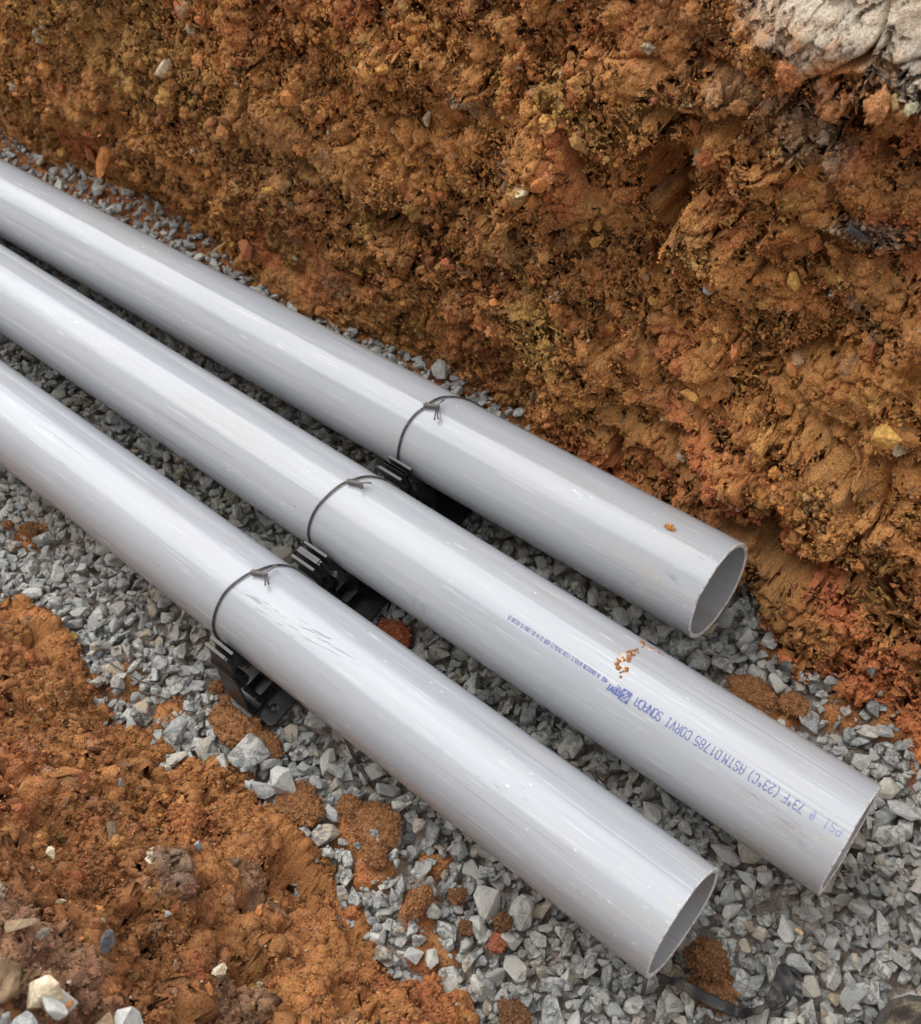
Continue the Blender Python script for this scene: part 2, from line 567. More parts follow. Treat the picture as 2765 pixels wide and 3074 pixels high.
WX = axis(-7.0, 2.2, xstep_far)
WZ = np.concatenate([np.arange(-.16, .58, .00150)])
U, V = np.meshgrid(WX, WZ, indexing='ij')
U = U.astype(np.float32); V = V.astype(np.float32)
smooth = np.zeros_like(U)
for (cu, cv, ru, rv, an, k) in [(-.452, .250, .035, .060, .4, 1), (-.632, .044, .05, .035, -.4, .9), (-1.053, .001, .04, .025, 0, .9), (-.497, .323, .016, .05, 0, 1),
                                (-.49, .25, .013, .05, .1, 1), (-.722, .299, .05, .018, -.2, .8), (-.652, .297, .02, .025, 0, .8), (-.259, .289, .05, .05, 0, .8),
                                (-.381, -.059, .05, .020, -.25, .9), (-.266, -.076, .05, .03, -.3, .8), (-.78, .312, .03, .015, 0, .8), (-.585, .379, .02, .02, 0, .8),
                                (-.69, .08, .04, .02, .3, 1), (-1.66, -.05, .05, .03, 0, .7), (-1.58, -.028, .03, .03, 0, .9), (-.30, .52, .15, .04, .1, 1), (-.632, .03, .05, .03, -.5, .9), (-.2, .25, .03, .08, 0, .9), (-1.5, .42, .3, .08, 0, .35), (-.9, .5, .3, .06, 0, .3)]:
    smooth = np.maximum(smooth, k * gblob(U, V, cu, cv, ru, rv, an))
H, crumbly = relief(U, V, 100, smooth)
# holes, overhangs and open cracks seen in the wall
for (cu, cv, ru, rv, an, dp) in [(-.331, -.036, .036, .018, .4, .08), (-.270, -.040, .05, .014, .3, .08), (-1.206, .227, .010, .017, .2, .04), (-1.161, .166, .02, .008, 0, .02),
                                 (-.882, .130, .034, .011, 0, .055), (-.875, .293, .020, .014, 0, .05), (-.503, .300, .030, .055, 0, .045), (-.508, .255, .012, .035, 0, .04),
                                 (-1.600, .006, .011, .02, 0, .05), (-.527, -.053, .012, .03, .2, .04), (-.235, -.020, .06, .010, .35, .05), (-1.323, .017, .03, .01, 0, .02),
                                 (-.517, .197, .012, .022, 0, .03), (-.480, .385, .045, .011, 0, .045), (-1.042, .151, .02, .012, 0, .03), (-.606, .316, .008, .04, .2, .025),
                                 (-.44, .06, .05, .008, -.4, .02), (-.42, -.01, .06, .008, -.3, .03), (-.75, .18, .06, .008, -.2, .02), (-1.0, .06, .08, .009, -.15, .02),
                                 (-.30, .12, .07, .008, -.3, .02), (-.56, .10, .02, .03, .4, .02), (-1.45, .06, .08, .01, -.1, .02), (-.33, .175, .04, .007, .3, .02), (-1.28, -.04, .02, .02, 0, .03)]:
    g = gblob(U + .006 * perlin(U * 60, V * 60, 5), V + .006 * perlin(U * 60, V * 60, 6), cu, cv, ru, rv, an)
    H = H - 1.35 * dp * sstep(.22, .66, g)
    crumbly = np.maximum(crumbly, .75 * sstep(.15, .5, g))
# blocks that stand proud
for (cu, cv, ru, rv, an, dp) in [(-.452, .255, .045, .065, .3, .030), (-.27, .05, .10, .04, -.2, .02), (-.36, .02, .06, .03, -.2, .02), (-.245, -.085, .06, .04, 0, .03),
                                 (-.37, -.065, .06, .025, -.3, .025), (-.64, .28, .05, .05, 0, .018), (-.60, .05, .06, .04, 0, .018), (-.30, .5, .14, .06, .2, .05),
                                 (-1.55, -.03, .05, .04, 0, .03), (-.85, .33, .1, .03, 0, .02), (-.36, .36, .1, .06, 0, .02), (-.20, .22, .05, .08, 0, .02)]:
    H = H + dp * sstep(.15, .7, gblob(U + .015 * perlin(U * 30, V * 30, 7), V + .012 * perlin(U * 30, V * 30, 8), cu, cv, ru, rv, an))
foot = far_foot(WX).astype(np.float32)[:, None]
dec = np.exp(-np.clip(V + .10, 0, 9) / .10)
Yb = (.645 + .20 * (V + .10)) * (1 - dec) + foot * dec
Yb = Yb + sstep(.49, .60, V) * .10                       # the lip rounds back to the surface
fadeb = sstep(-.16, -.10, V)
H = H * (.35 + .65 * fadeb)
lowx = 1 - sstep(-.72, -.62, U)
H = H * (1 - .65 * lowx * (1 - sstep(-.04, .10, V))) - .026 * lowx * (1 - sstep(-.06, .08, V))
P = np.stack([U, Yb - H, V - .10 * np.clip(H, -.03, .03)], -1)
P = roughen(P, crumbly * (1 - .5 * lowx * (1 - sstep(-.08, .0, V))), 41, -1.0 if normals(P[400:404, 200:204])[1, 1, 1] > 0 else 1.0, 1.0, gblob(U, V, -.30, .515, .16, .045, .1))
wc = soil_colour(U, V, 200, .02)
n1 = fbm(U * 20, V * 24, 4, 301)
n2 = fbm(U * 55, V * 60, 3, 302)


def patch(c, cu, cv, ru, rv, an, col, k=1.0):
    g = gblob(U, V, cu, cv, ru, rv, an)
    return mixc(c, k * sstep(.30, .62, g + .22 * n1 + .12 * n2) * sstep(.02, .2, g), col)


for q in [(-.379, .012, .085, .024, -.25, RED, .85), (-.24, -.03, .09, .020, -.2, RED, .8), (-1.72, -.05, .08, .05, 0, RED, .7), (-.46, -.04, .05, .02, 0, RED, .6), (-.56, -.075, .12, .02, 0, RED, .6),
          (-.24, -.14, .10, .05, 0, RED, .75), (-.12, -.12, .10, .07, 0, RED, .7), (-.618, .285, .02, .06, 0, RED, .5), (-.479, .115, .03, .03, 0, RED, .45), (-1.21, -.05, .05, .03, 0, RED, .6),
          (-.24, .33, .07, .04, 0, RED, .45), (-1.05, .40, .25, .05, 0, RED, .35), (-.648, .06, .06, .045, -.4, YELLOW * .85, .65), (-.60, .01, .04, .02, -.5, OCHRE * 1.2, .7),
          (-.634, .367, .03, .03, .5, YELLOW * .8, .7), (-.576, .346, .03, .03, 0, YELLOW * .7, .5), (-1.2, .15, .35, .10, 0, OLIVE, .35), (-1.5, .22, .3, .1, 0, YELLOW * .62, .35),
          (-.34, .515, .13, .030, .10, PALE, .95), (-.26, .49, .06, .035, 0, PALE, .95), (-.36, .405, .05, .022, -.2, PALE * .8, .4), (-.40, .425, .07, .015, 0, GRAY * 1.2, .4), (-.245, .40, .02, .02, 0, PALE, .6),
          (-.294, .331, .04, .016, 0, GRAY * 1.2, .7), (-.776, .315, .02, .012, 0, GRAY, .7), (-.28, .24, .03, .010, -.6, GRAY, .6), (-.452, .27, .03, .03, .5, OLIVE * 1.15, .7),
          (-1.57, -.03, .045, .03, 0, ORANGE, .8), (-.7, -.02, .2, .03, 0, ORANGE * .8, .35), (-.30, -.10, .03, .03, 0, OLIVE, .6), (-.60, .47, .3, .06, 0, BROWN * 1.15, .5)]:
    wc = patch(wc, *q)
pg = gblob(U, V, -.30, .515, .16, .05, .1)
wc = mixc(wc, pg * .8 * sstep(.0, .45, n1 + .5 * n2), BROWN * 1.1)
wc = mixc(wc, pg * .7 * sstep(.1, .5, fbm(U * 30 + 9, V * 34, 3, 303)), C(.29, .262, .225))
WALL_P = P
me = grid_mesh(P, True, wc)
wall = obj('trench_wall', me, M_SOIL)
tag(wall, 'far wall of the trench, cut through reddish brown clay soil', kind='structure')
del me

# ------------------------------------------------------------------ near bank


def xstep_near(x):
    s = .00118
    if x < -1.0: s = .00118 + (-1.0 - x) * .05
    if x > -.22: s = .00118 + (x + .22) * .06
    return s


BX = axis(-7.0, 2.2, xstep_near)
prof_s = [0.0]
prof = [(.012, -.17), (.005, -.11), (-.165, .255), (-.215, .300), (-.33, .33), (-.62, .37), (-.95, .395)]
for a, b in zip(prof, prof[1:]): prof_s.append(prof_s[-1] + math.hypot(b[0] - a[0], b[1] - a[1]))


def sstep_near(s):
    return .00118 if s < .60 else .00118 + (s - .60) * .05


BS = axis(0.0, prof_s[-1], sstep_near)
U, V = np.meshgrid(BX, BS, indexing='ij'); U = U.astype(np.float32); V = V.astype(np.float32)
py = np.interp(BS, prof_s, [q[0] for q in prof]); pz = np.interp(BS, prof_s, [q[1] for q in prof])
k_ = np.ones(41) / 41
pys = np.convolve(np.pad(py, 20, 'edge'), k_, 'valid'); pzs = np.convolve(np.pad(pz, 20, 'edge'), k_, 'valid')
ty = np.gradient(pys, BS); tz = np.gradient(pzs, BS)
nrm = np.hypot(ty, tz); ny, nz = tz / nrm, -ty / nrm           # outward: towards the trench and up
bc_k = .74
Hn, cr_n = relief(U, V, 500, .35 * sstep(.0, .5, fbm(U * 3, V * 3, 2, 900)))
Hn = Hn * .6 + .036 * fbm(U * 4 - V * 3, V * 11 + U * 4, 3, 931) - .030 * sstep(.12, .42, fbm(U * 6 - V * 5, V * 22 + U * 8, 3, 932))
Hn = Hn * (.35 + .65 * sstep(0, .06, V))
for (cu, cv, ru, rv, an, dp) in [(-.56, .22, .05, .012, -.5, .02), (-.47, .16, .06, .012, -.5, .02), (-.63, .12, .02, .05, 0, .02), (-.40, .14, .03, .02, 0, .02), (-.36, .10, .05, .01, -.6, .03), (-.33, .18, .04, .02, 0, .02), (-.75, .2, .05, .012, -.3, .02)]:
    Hn = Hn - 1.5 * dp * sstep(.25, .65, gblob(U + .01 * perlin(U * 50, V * 50, 15), V + .01 * perlin(U * 50, V * 50, 16), cu, cv, ru, rv, an))
shift = np.clip(1 - V / .5, 0, 1) * near_foot(BX).astype(np.float32)[:, None]
Pn = np.stack([U, pys[None, :] + shift + Hn * ny[None, :], pzs[None, :] + Hn * nz[None, :]], -1).astype(np.float32)
bc = soil_colour(U, V, 700, -.04)
n1 = fbm(U * 20, V * 24, 4, 801); n2 = fbm(U * 55, V * 60, 3, 802)
for q in [(-.60, .10, .12, .04, -.3, ORANGE * .8, .45), (-.45, .10, .12, .05, -.4, ORANGE * .75, .4), (-.52, .27, .03, .02, 0, GRAY * 1.1, .7), (-.40, .26, .05, .02, 0, GRAY, .5), (-.42, .40, .2, .05, 0, BROWN * 1.1, .6),
          (-.36, .44, .2, .05, 0, GRAY * 1.3, .4), (-.33, .09, .07, .05, 0, RED * .9, .5), (-.50, .15, .05, .012, -.5, GRAY, .5), (-1.05, .02, .1, .03, 0, GRAY, .8)]:
    bc = patch(bc, *q)
Pn = roughen(Pn, .25 + .75 * cr_n, 77, -1.0 if normals(Pn[400:404, 150:154])[1, 1, 2] < 0 else 1.0, .8)
BANK_P = Pn
bc = bc * np.array([.66, .60, .62], np.float32)
bank = obj('soil_bank', grid_mesh(Pn, True, bc, flip=True), M_SOIL)
tag(bank, 'near bank of the trench, loose brown soil sloping down to the gravel', kind='structure')

# ------------------------------------------------------------------ ground under the gravel
PATCHES = [(-.20, .475, .026, .018), (-.15, .515, .022, .018), (-.235, .469, .024, .018), (-.617, .298, .022, .020), (-.670, .095, .030, .018), (-.50, .100, .030, .020),
           (-.45, .075, .026, .020), (-.11, .200, .026, .018), (-.38, .075, .026, .018), (-.56, .07, .026, .022), (-.10, .535, .022, .020), (-.05, .51, .022, .016), (-1.16, .115, .025, .018), (-.86, .05, .03, .016),
           (-.34, .05, .026, .018), (-.78, .06, .026, .018), (-.40, .12, .018, .018), (-.25, .545, .018, .020)]


def ground_h(x, y):
    h = np.full(np.shape(x), -.131, np.float32) + .004 * fbm(x * 12, y * 12, 3, 33) + .016 * sstep(.585, .66, y) * (x < -.45)
    for cx, cy, rr, hh in PATCHES:
        h = h + hh * sstep(.12, .75, gblob(x + .012 * perlin(x * 40, y * 40, 3), y + .012 * perlin(x * 40, y * 40, 4), cx, cy, rr, rr))
    return h


gx = np.concatenate([np.linspace(-7, -2.5, 30), np.arange(-2.45, .62, .0046), np.linspace(.65, 2.2, 20)])
gy = np.arange(-.08, .74, .0044)
GX, GY = np.meshgrid(gx, gy, indexing='ij')
GX = GX.astype(np.float32); GY = GY.astype(np.float32)
GH = ground_h(GX, GY)
G0 = GH.copy()
for s_, a_ in ((40, .0035), (80, .0030), (150, .0016)): GH = GH + a_ * (np.minimum(np.abs(perlin(GX * s_, GY * s_, 35 + s_)), .6) * 2.6 - .8)
gc = soil_colour(GX, GY, 900, .10)
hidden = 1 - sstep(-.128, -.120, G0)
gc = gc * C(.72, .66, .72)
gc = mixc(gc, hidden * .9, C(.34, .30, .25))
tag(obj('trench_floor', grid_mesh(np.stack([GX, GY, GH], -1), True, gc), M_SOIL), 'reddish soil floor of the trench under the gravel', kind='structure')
# the land around the trench, out to the horizon
v = []; f = []
for (y0, y1, z0, z1) in ((-60, -.80, .37, .375), (.86, 60, .56, .56)):
    b = len(v); v += [(-60, y0, z0), (60, y0, z0), (60, y1, z1), (-60, y1, z1)]; f += [(b, b + 1, b + 2, b + 3)]
for (x0, x1) in ((-60, -6.6), (2.1, 60)):
    b = len(v); v += [(x0, -.82, .36), (x1, -.82, .36), (x1, .88, .555), (x0, .88, .555)]; f += [(b, b + 1, b + 2, b + 3)]
M_LAND = plain('land_soil', (.24, .13, .06), .95, .2, .3, 3, .3)
tag(obj('ground', mesh_py(v, f), M_LAND), 'bare brown ground on both sides of the trench', kind='structure')

# the building beside the dig, whose edge the glossy pipes mirror: it stands behind the camera
M_PLASTER = plain('grey_plaster', (.40, .385, .36), .9, .3, .3, 2, .12)
root = empty('building', (-4, -5, .375)); tag(root, 'plain grey building standing beside the trench behind the near bank', 'building')
inv = Matrix.Translation(root.location).inverted()
for nm, bx in (('wall', (-26, 14, -12, -3.6, .38, 6.9)), ('roof_slab', (-26.3, 14.3, -12.3, -3.3, 6.9, 7.1))):
    o = obj(nm, mesh_py(*box(*bx)), M_PLASTER, root); o.matrix_parent_inverse = inv

# ------------------------------------------------------------------ stones
rng = np.random.default_rng(11)
lib = bpy.data.collections.new('stone_shapes')


def rock_variant(i):
    r = np.random.default_rng(100 + i)
    ax = np.array([1.0, r.uniform(.58, .9), r.uniform(.34, .68)])
    if i % 7 == 3: ax = np.array([1.0, .42, .26])
    n = int(r.integers(11, 17))
    q = r.normal(size=(n, 3)); q /= np.abs(q).max(1)[:, None] ** .55 * np.linalg.norm(q, axis=1)[:, None] ** .45
    q = q * ax * r.uniform(.82, 1.0, (n, 1))
    bm = bmesh.new()
    for c in q: bm.verts.new(c)
    res = bmesh.ops.convex_hull(bm, input=bm.verts[:])
    bmesh.ops.delete(bm, geom=list({g for g in res['geom_interior'] + res['geom_unused'] if isinstance(g, bmesh.types.BMVert)}), context='VERTS')
    bmesh.ops.recalc_face_normals(bm, faces=bm.faces[:])
    pl = np.array([[*fc.normal, fc.normal.dot(fc.verts[0].co)] for fc in bm.faces])
    bmesh.ops.dissolve_limit(bm, angle_limit=math.radians(14), verts=bm.verts[:], edges=bm.edges[:])
    bmesh.ops.bevel(bm, geom=bm.edges[:], offset=.055, segments=1, profile=.5, affect='EDGES', clamp_overlap=True)
    bmesh.ops.triangulate(bm, faces=bm.faces[:])
    for vv in bm.verts:
        h = math.sin(vv.co.x * 7 + i) * math.sin(vv.co.y * 9 + 2 * i) * math.sin(vv.co.z * 8 + 3)
        vv.co *= 1 + .035 * h + r.uniform(-.018, .018)
    me = bpy.data.meshes.new('stone_shape_%02d' % i)
    bm.to_mesh(me); bm.free()
    me.materials.append(M_STONE)
    o = bpy.data.objects.new('stone_shape_%02d' % i, me)
    lib.objects.link(o)
    return me, pl


NV = 28
VAR = [rock_variant(i) for i in range(NV)]

RES = .0025
HX0, HY0 = -2.45, -.07
NXH, NYH = int(3.05 / RES), int(.86 / RES)
hx = HX0 + (np.arange(NXH) + .5) * RES; hy = HY0 + (np.arange(NYH) + .5) * RES
hm = ground_h(*[a.astype(np.float32) for a in np.meshgrid(hx, hy, indexing='ij')]).astype(np.float64)
cap = np.full_like(hm, -.074)
cap[:, hy > .57] = -.055
for y0, t, xe in PIPES:
    yy = hy[None, :] - (y0 + t * hx[:, None])
    lim = np.where(np.abs(yy) < R, -np.sqrt(np.clip(R * R - yy * yy, 0, None)) - .004, 9)
    lim[hx > xe + .003] = 9
    cap = np.minimum(cap, lim)
cap[(hx > -.74) & (hx < -.645)] = np.where((hy > .11) & (hy < .60), np.minimum(cap[(hx > -.74) & (hx < -.645)], GZ - .002), cap[(hx > -.74) & (hx < -.645)])
# stones bank up a little against the far wall
far_dist = far_foot(hx)[:, None] - hy[None, :]


def euler_of(Rm): return Matrix(Rm.tolist()).to_euler('XYZ')


def try_place(vi, s, Rm, x, y, commit, sink=.0008):
    pl = VAR[vi][1]
    N = pl[:, :3] @ Rm.T; D = pl[:, 3] * s
    r = s * 1.05
    i0, i1 = int((x - r - HX0) / RES), int((x + r - HX0) / RES) + 1
    j0, j1 = int((y - r - HY0) / RES), int((y + r - HY0) / RES) + 1
    if i0 < 0 or j0 < 0 or i1 >= NXH or j1 >= NYH: return None
    gxl = (hx[i0:i1] - x)[:, None, None]; gyl = (hy[j0:j1] - y)[None, :, None]
    nzz = N[:, 2]
    up = nzz > .02; dn = nzz < -.02
    e = D - N[:, 0] * gxl - N[:, 1] * gyl
    top = (e[..., up] / nzz[up]).min(-1); bot = (e[..., dn] / nzz[dn]).max(-1)
    ok = top > bot
    if ok.sum() < 2: return None
    patch_ = hm[i0:i1, j0:j1]
    z = (patch_ - bot)[ok].max() - sink
    peak = z + top[ok].max()
    if np.any((z + top > cap[i0:i1, j0:j1]) & ok): return None
    if commit: patch_[ok] = np.maximum(patch_[ok], (z + top)[ok])
    return z, peak


def rand_rot(tilt):
    yaw = rng.uniform(0, 2 * math.pi); a = rng.normal(0, tilt); b = rng.normal(0, tilt)
    cz, sz = math.cos(yaw), math.sin(yaw); ca, sa = math.cos(a), math.sin(a); cb, sb = math.cos(b), math.sin(b)
    Rz = np.array([[cz, -sz, 0], [sz, cz, 0], [0, 0, 1]]); Rx = np.array([[1, 0, 0], [0, ca, -sa], [0, sa, ca]]); Ry = np.array([[cb, 0, sb], [0, 1, 0], [-sb, 0, cb]])
    return Rz @ Rx @ Ry


placed = []


def pour(N, size, tilt, K=4, xr=(-2.4, .55), spare=.0):
    for _ in range(N):
        x0 = rng.uniform(*xr)
        s = size(); vi = int(rng.integers(NV)); Rm = rand_rot(tilt)
        best = None
        for k in range(K):
            x = min(max(x0 + rng.uniform(-.2, .2), -2.42), .57)
            lo = float(near_foot(x)) - .03; hi = float(far_foot(x)) + .035
            y = rng.uniform(lo, hi)
            if spare:
                g = max(math.exp(-((x - a) ** 2 + (y - b) ** 2) / (c * c)) for a, b, c, d in PATCHES)
                if g > .35 and rng.random() < spare: continue
            rz = try_place(vi, s, Rm, x, y, False)
            if rz and (best is None or rz[1] < best[0]): best = (rz[1], x, y)
        if best:
            z, pk = try_place(vi, s, Rm, best[1], best[2], True)
            placed.append((vi, s, Rm, best[1], best[2], z, pk))


# two slabs that stand out in the photograph go in first
for vi, s, x, y, yaw in ((3, .030, -.612, .060, .5), (8, .027, -.64, .085, 1.4), (5, .022, -.58, .085, .2)):
    c, s_ = math.cos(yaw), math.sin(yaw)
    Rm = np.array([[c, -s_, 0], [s_, c, 0], [0, 0, 1.0]])
    rz = try_place(vi, s, Rm, x, y, False)
pour(7300, lambda: float(np.clip(rng.lognormal(math.log(.0098), .28), .0055, .020)), .42, 3, spare=.35)
pour(9700, lambda: float(np.clip(rng.lognormal(math.log(.0090), .34), .0042, .019)), .38, 5, spare=.72)
for vi, s, x, y, yaw in ((3, .030, -.612, .060, .5), (8, .026, -.645, .083, 1.4), (5, .022, -.585, .083, .2), (11, .021, -.675, .592, .4), (14, .019, -1.058, .285, 1.0)):
    c, s_ = math.cos(yaw), math.sin(yaw)
    Rm = np.array([[c, -s_, 0], [s_, c, 0], [0, 0, 1.0]])
    rz = try_place(vi, s, Rm, x, y, True)
    if rz: placed.append((vi, s, Rm, x, y, rz[0], rz[1]))
pour(13500, lambda: float(np.clip(rng.lognormal(math.log(.0042), .35), .002, .0075)), .5, 2, spare=.5)

# how large each stone shows in the picture
cF = np.array(CAM_F); cR = np.array(CAM_R); cU = np.array(CAM_U); cC = np.array((0, 0, CAM_H))


def screen(Pt):
    d = np.asarray(Pt) - cC; z = d @ cF
    return 910 + 2118.9 * (d @ cR) / z, 1011.5 - 2118.9 * (d @ cU) / z, z


def hidden_by_pipe(Pt):
    d = Pt - cC
    for y0, t, xe in PIPES:
        for s in np.linspace(.55, .995, 40):
            q = cC + d * s
            if q[0] < xe and (q[1] - y0 - t * q[0]) ** 2 + q[2] ** 2 < R * R: return True
    return False


score = []
for n, (vi, s, Rm, x, y, z, pk) in enumerate(placed):
    sx, sy, d = screen((x, y, z))
    k = 0
    if -5 < sx < 1825 and -5 < sy < 2028 and y < float(far_foot(x)) and y > float(near_foot(x)):
        i, j = int((x - HX0) / RES), int((y - HY0) / RES)
        if hm[i, j] - pk < .001 and not hidden_by_pipe(np.array((x, y, pk))): k = s / d
    score.append(k)
order = np.argsort(score)[::-1]
big = set(int(i) for i in order[:300])
floor = bpy.data.objects['trench_floor']


def points_instancer(name, P_, rot, scl, idx, coll, cols=None, label=None, parent=None):
    me = bpy.data.meshes.new(name)
    me.vertices.add(len(P_)); me.vertices.foreach_set('co', np.asarray(P_, np.float32).ravel())
    for nm, ty, arr, key in (('rot', 'FLOAT_VECTOR', rot, 'vector'), ('scl', 'FLOAT', scl, 'value'), ('idx', 'INT', idx, 'value')):
        a = me.attributes.new(nm, ty, 'POINT')
        a.data.foreach_set(key, np.asarray(arr, np.int32 if ty == 'INT' else np.float32).ravel())
    if cols is not None:
        a = me.attributes.new('col', 'FLOAT_COLOR', 'POINT')
        c4 = np.ones((len(P_), 4), np.float32); c4[:, :3] = cols; a.data.foreach_set('color', c4.ravel())
    o = bpy.data.objects.new(name, me); COL.objects.link(o)
    ng = bpy.data.node_groups.new(name + '_scatter', 'GeometryNodeTree')
    ng.interface.new_socket('Geometry', in_out='INPUT', socket_type='NodeSocketGeometry')
    ng.interface.new_socket('Geometry', in_out='OUTPUT', socket_type='NodeSocketGeometry')
    gi = ng.nodes.new('NodeGroupInput'); go = ng.nodes.new('NodeGroupOutput')
    ip = ng.nodes.new('GeometryNodeInstanceOnPoints'); ci = ng.nodes.new('GeometryNodeCollectionInfo')
    ci.inputs['Collection'].default_value = coll
    ci.inputs['Separate Children'].default_value = True; ci.inputs['Reset Children'].default_value = True
    ng.links.new(gi.outputs[0], ip.inputs['Points']); ng.links.new(ci.outputs[0], ip.inputs['Instance'])
    ip.inputs['Pick Instance'].default_value = True
    for nm, ty, sk in (('idx', 'INT', 'Instance Index'), ('rot', 'FLOAT_VECTOR', 'Rotation'), ('scl', 'FLOAT', 'Scale')):
        a = ng.nodes.new('GeometryNodeInputNamedAttribute'); a.data_type = ty; a.inputs['Name'].default_value = nm
        ng.links.new(a.outputs[0], ip.inputs[sk])
    ng.links.new(ip.outputs[0], go.inputs[0])
    md = o.modifiers.new('scatter', 'NODES'); md.node_group = ng
    tag(o, label, kind='stuff')
    if parent is not None: o.parent = parent
    return o


for i in order[:300]:
    vi, s, Rm, x, y, z, pk = placed[int(i)]
    o = obj('stone', VAR[vi][0], None, floor)
    o.location = (x, y, z); o.rotation_euler = euler_of(Rm); o.scale = (s, s, s)
rest = [q for n, q in enumerate(placed) if n not in big]
points_instancer('gravel', [(q[3], q[4], q[5]) for q in rest], [tuple(euler_of(q[2])) for q in rest], [q[1] for q in rest], [q[0] for q in rest], lib,
                 label='crushed grey stone covering the trench floor round the pipes')

# ------------------------------------------------------------------ crumbs of soil
lib2 = bpy.data.collections.new('crumb_shapes')
for i in range(8):
    r = np.random.default_rng(300 + i)
    bm = bmesh.new(); bmesh.ops.create_icosphere(bm, subdivisions=2, radius=1)
    ph = r.uniform(0, 6, 6); sc = r.uniform(.5, 1.15, 3)
    for vv in bm.verts:
        c = vv.co
        k = 1 + .22 * math.sin(3.1 * c.x + ph[0]) * math.sin(3.7 * c.y + ph[1]) + .18 * math.sin(6 * c.z + ph[2]) * math.cos(5 * c.x + ph[3]) + r.uniform(-.2, .2)
        vv.co = Vector((c.x * sc[0], c.y * sc[1], c.z * sc[2])) * k
    me = bpy.data.meshes.new('crumb_shape_%d' % i); bm.to_mesh(me); bm.free()
    me.materials.append(M_CRUMB)
    lib2.objects.link(bpy.data.objects.new('crumb_shape_%d' % i, me))


lib3 = bpy.data.collections.new('lump_shapes')


def perlin3(p, seed):
    return (perlin(p[:, 0] + 3.1 * seed, p[:, 1], seed) + perlin(p[:, 1] + 7.7, p[:, 2], seed + 1) + perlin(p[:, 2] - 4.2, p[:, 0], seed + 2)) / 1.6


for i in range(12):
    bm = bmesh.new(); bmesh.ops.create_icosphere(bm, subdivisions=4, radius=1)
    vv = np.array([v_.co[:] for v_ in bm.verts], np.float32)
    if i % 2 == 0:                                       # broken block: the ball cut by its stone's planes
        pl_ = VAR[i][1]
        dist = (pl_[:, 3][None, :] / np.maximum(vv @ pl_[:, :3].T, 1e-3))
        vv = vv * np.minimum(dist.min(1), 1.3)[:, None].astype(np.float32)
    r = np.random.default_rng(500 + i)
    k = 1 + .40 * perlin3(vv * 1.3, 31 + i * 7) + .42 * np.abs(perlin3(vv * 2.6, 32 + i * 7)) + .30 * np.abs(perlin3(vv * 6, 33 + i * 7)) + .16 * np.abs(perlin3(vv * 13, 34 + i * 7)) - .3
    if i % 2 == 0: k = 1 + .35 * (k - k.mean())
    vv = vv * k[:, None] * r.uniform(.7, 1.15, 3)
    for v_, c in zip(bm.verts, vv): v_.co = c
    me = bpy.data.meshes.new('lump_shape_%d' % i); bm.to_mesh(me); bm.free(); me.materials.append(M_CRUMB)
    me.polygons.foreach_set('use_smooth', np.ones(len(me.polygons), bool))
    lib3.objects.link(bpy.data.objects.new('lump_shape_%d' % i, me))


def scatter_crumbs(name, P_, cols, weight, N, label, out, rmin=.0007, rmax=.0045, seed=1, coll=lib2, p_=1.9):
    r = np.random.default_rng(seed)
    w_ = weight.ravel().astype(np.float64); w_ /= w_.sum()
    cs = np.cumsum(w_)
    ids = np.searchsorted(cs, r.random(N)).clip(0, len(cs) - 1)
    pts = P_.reshape(-1, 3)[ids]; cc = cols.reshape(-1, 3)[ids]
    s = rmin * (1 - r.random(N) * (1 - (rmin / rmax) ** p_)) ** (-1 / p_)
    s = np.clip(s, rmin, rmax)
    pts = pts + np.asarray(out)[None, :] * (s * .35)[:, None]
    cc = cc * r.uniform(.72, 1.28, (N, 1)) * (1 + r.normal(0, .07, (N, 3)))
    odd = r.random(N)
    cc[odd > .982] = np.array([.42, .34, .24]); cc[(odd > .965) & (odd <= .982)] = ORANGE
    points_instancer(name, pts, r.uniform(0, 6.28, (N, 3)), s, r.integers(0, len(coll.objects), N), coll, cols=np.clip(cc, .01, 1), label=label)


Uw = WALL_P[..., 0]; Vw = WALL_P[..., 2]
clump = sstep(-.1, .5, fbm(Uw * 24, Vw * 24, 3, 1234))
notpale = 1 - sstep(.2, .6, gblob(Uw, Vw, -.30, .515, .16, .045, .1))
lowf = 1 - .8 * (Uw < -.68) * (1 - sstep(-.08, .02, Vw))
wgt = (Uw > -2.2) * (Uw < .08) * (.16 + crumbly * (.25 + clump)) * np.gradient(WX)[:, None] * notpale * lowf
scatter_crumbs('wall_crumbs', WALL_P, wc, wgt, 300000, 'small crumbs of soil clinging to the far trench wall', (0, -1, .3), .0007, .0028, seed=2, p_=2.3)
wgt2 = notpale * lowf * (Uw > -2.2) * (Uw < .08) * (.01 + crumbly ** 2 * (.15 + sstep(-.05, .45, fbm(Uw * 13, Vw * 15, 3, 4321)))) * np.gradient(WX)[:, None]
scatter_crumbs('wall_lumps', WALL_P, wc, wgt2, 6500, 'knobbly lumps of soil hanging on the far trench wall', (0, -.4, 0), .0028, .013, seed=5, coll=lib3, p_=1.6)
Ub, Vb = U, V
wgt = (Ub > -1.15) * (Ub < -.12) * (Vb < .62) * (.20 + cr_n * (.3 + sstep(-.1, .5, fbm(Ub * 24, Vb * 24, 3, 1235))))
scatter_crumbs('bank_crumbs', BANK_P, bc, wgt, 170000, 'small crumbs of soil lying on the near bank', (0, .35, .9), .0006, .0026, seed=3)
scatter_crumbs('bank_lumps', BANK_P, bc, wgt * (fbm(Ub * 12, Vb * 12, 3, 4322) > -.05), 4500, 'knobbly lumps of soil on the near bank', (0, .1, .2), .0022, .009, seed=6, coll=lib3, p_=1.8)
wg = (GX > -2.2) * (GX < .1) * sstep(-.128, -.118, G0)
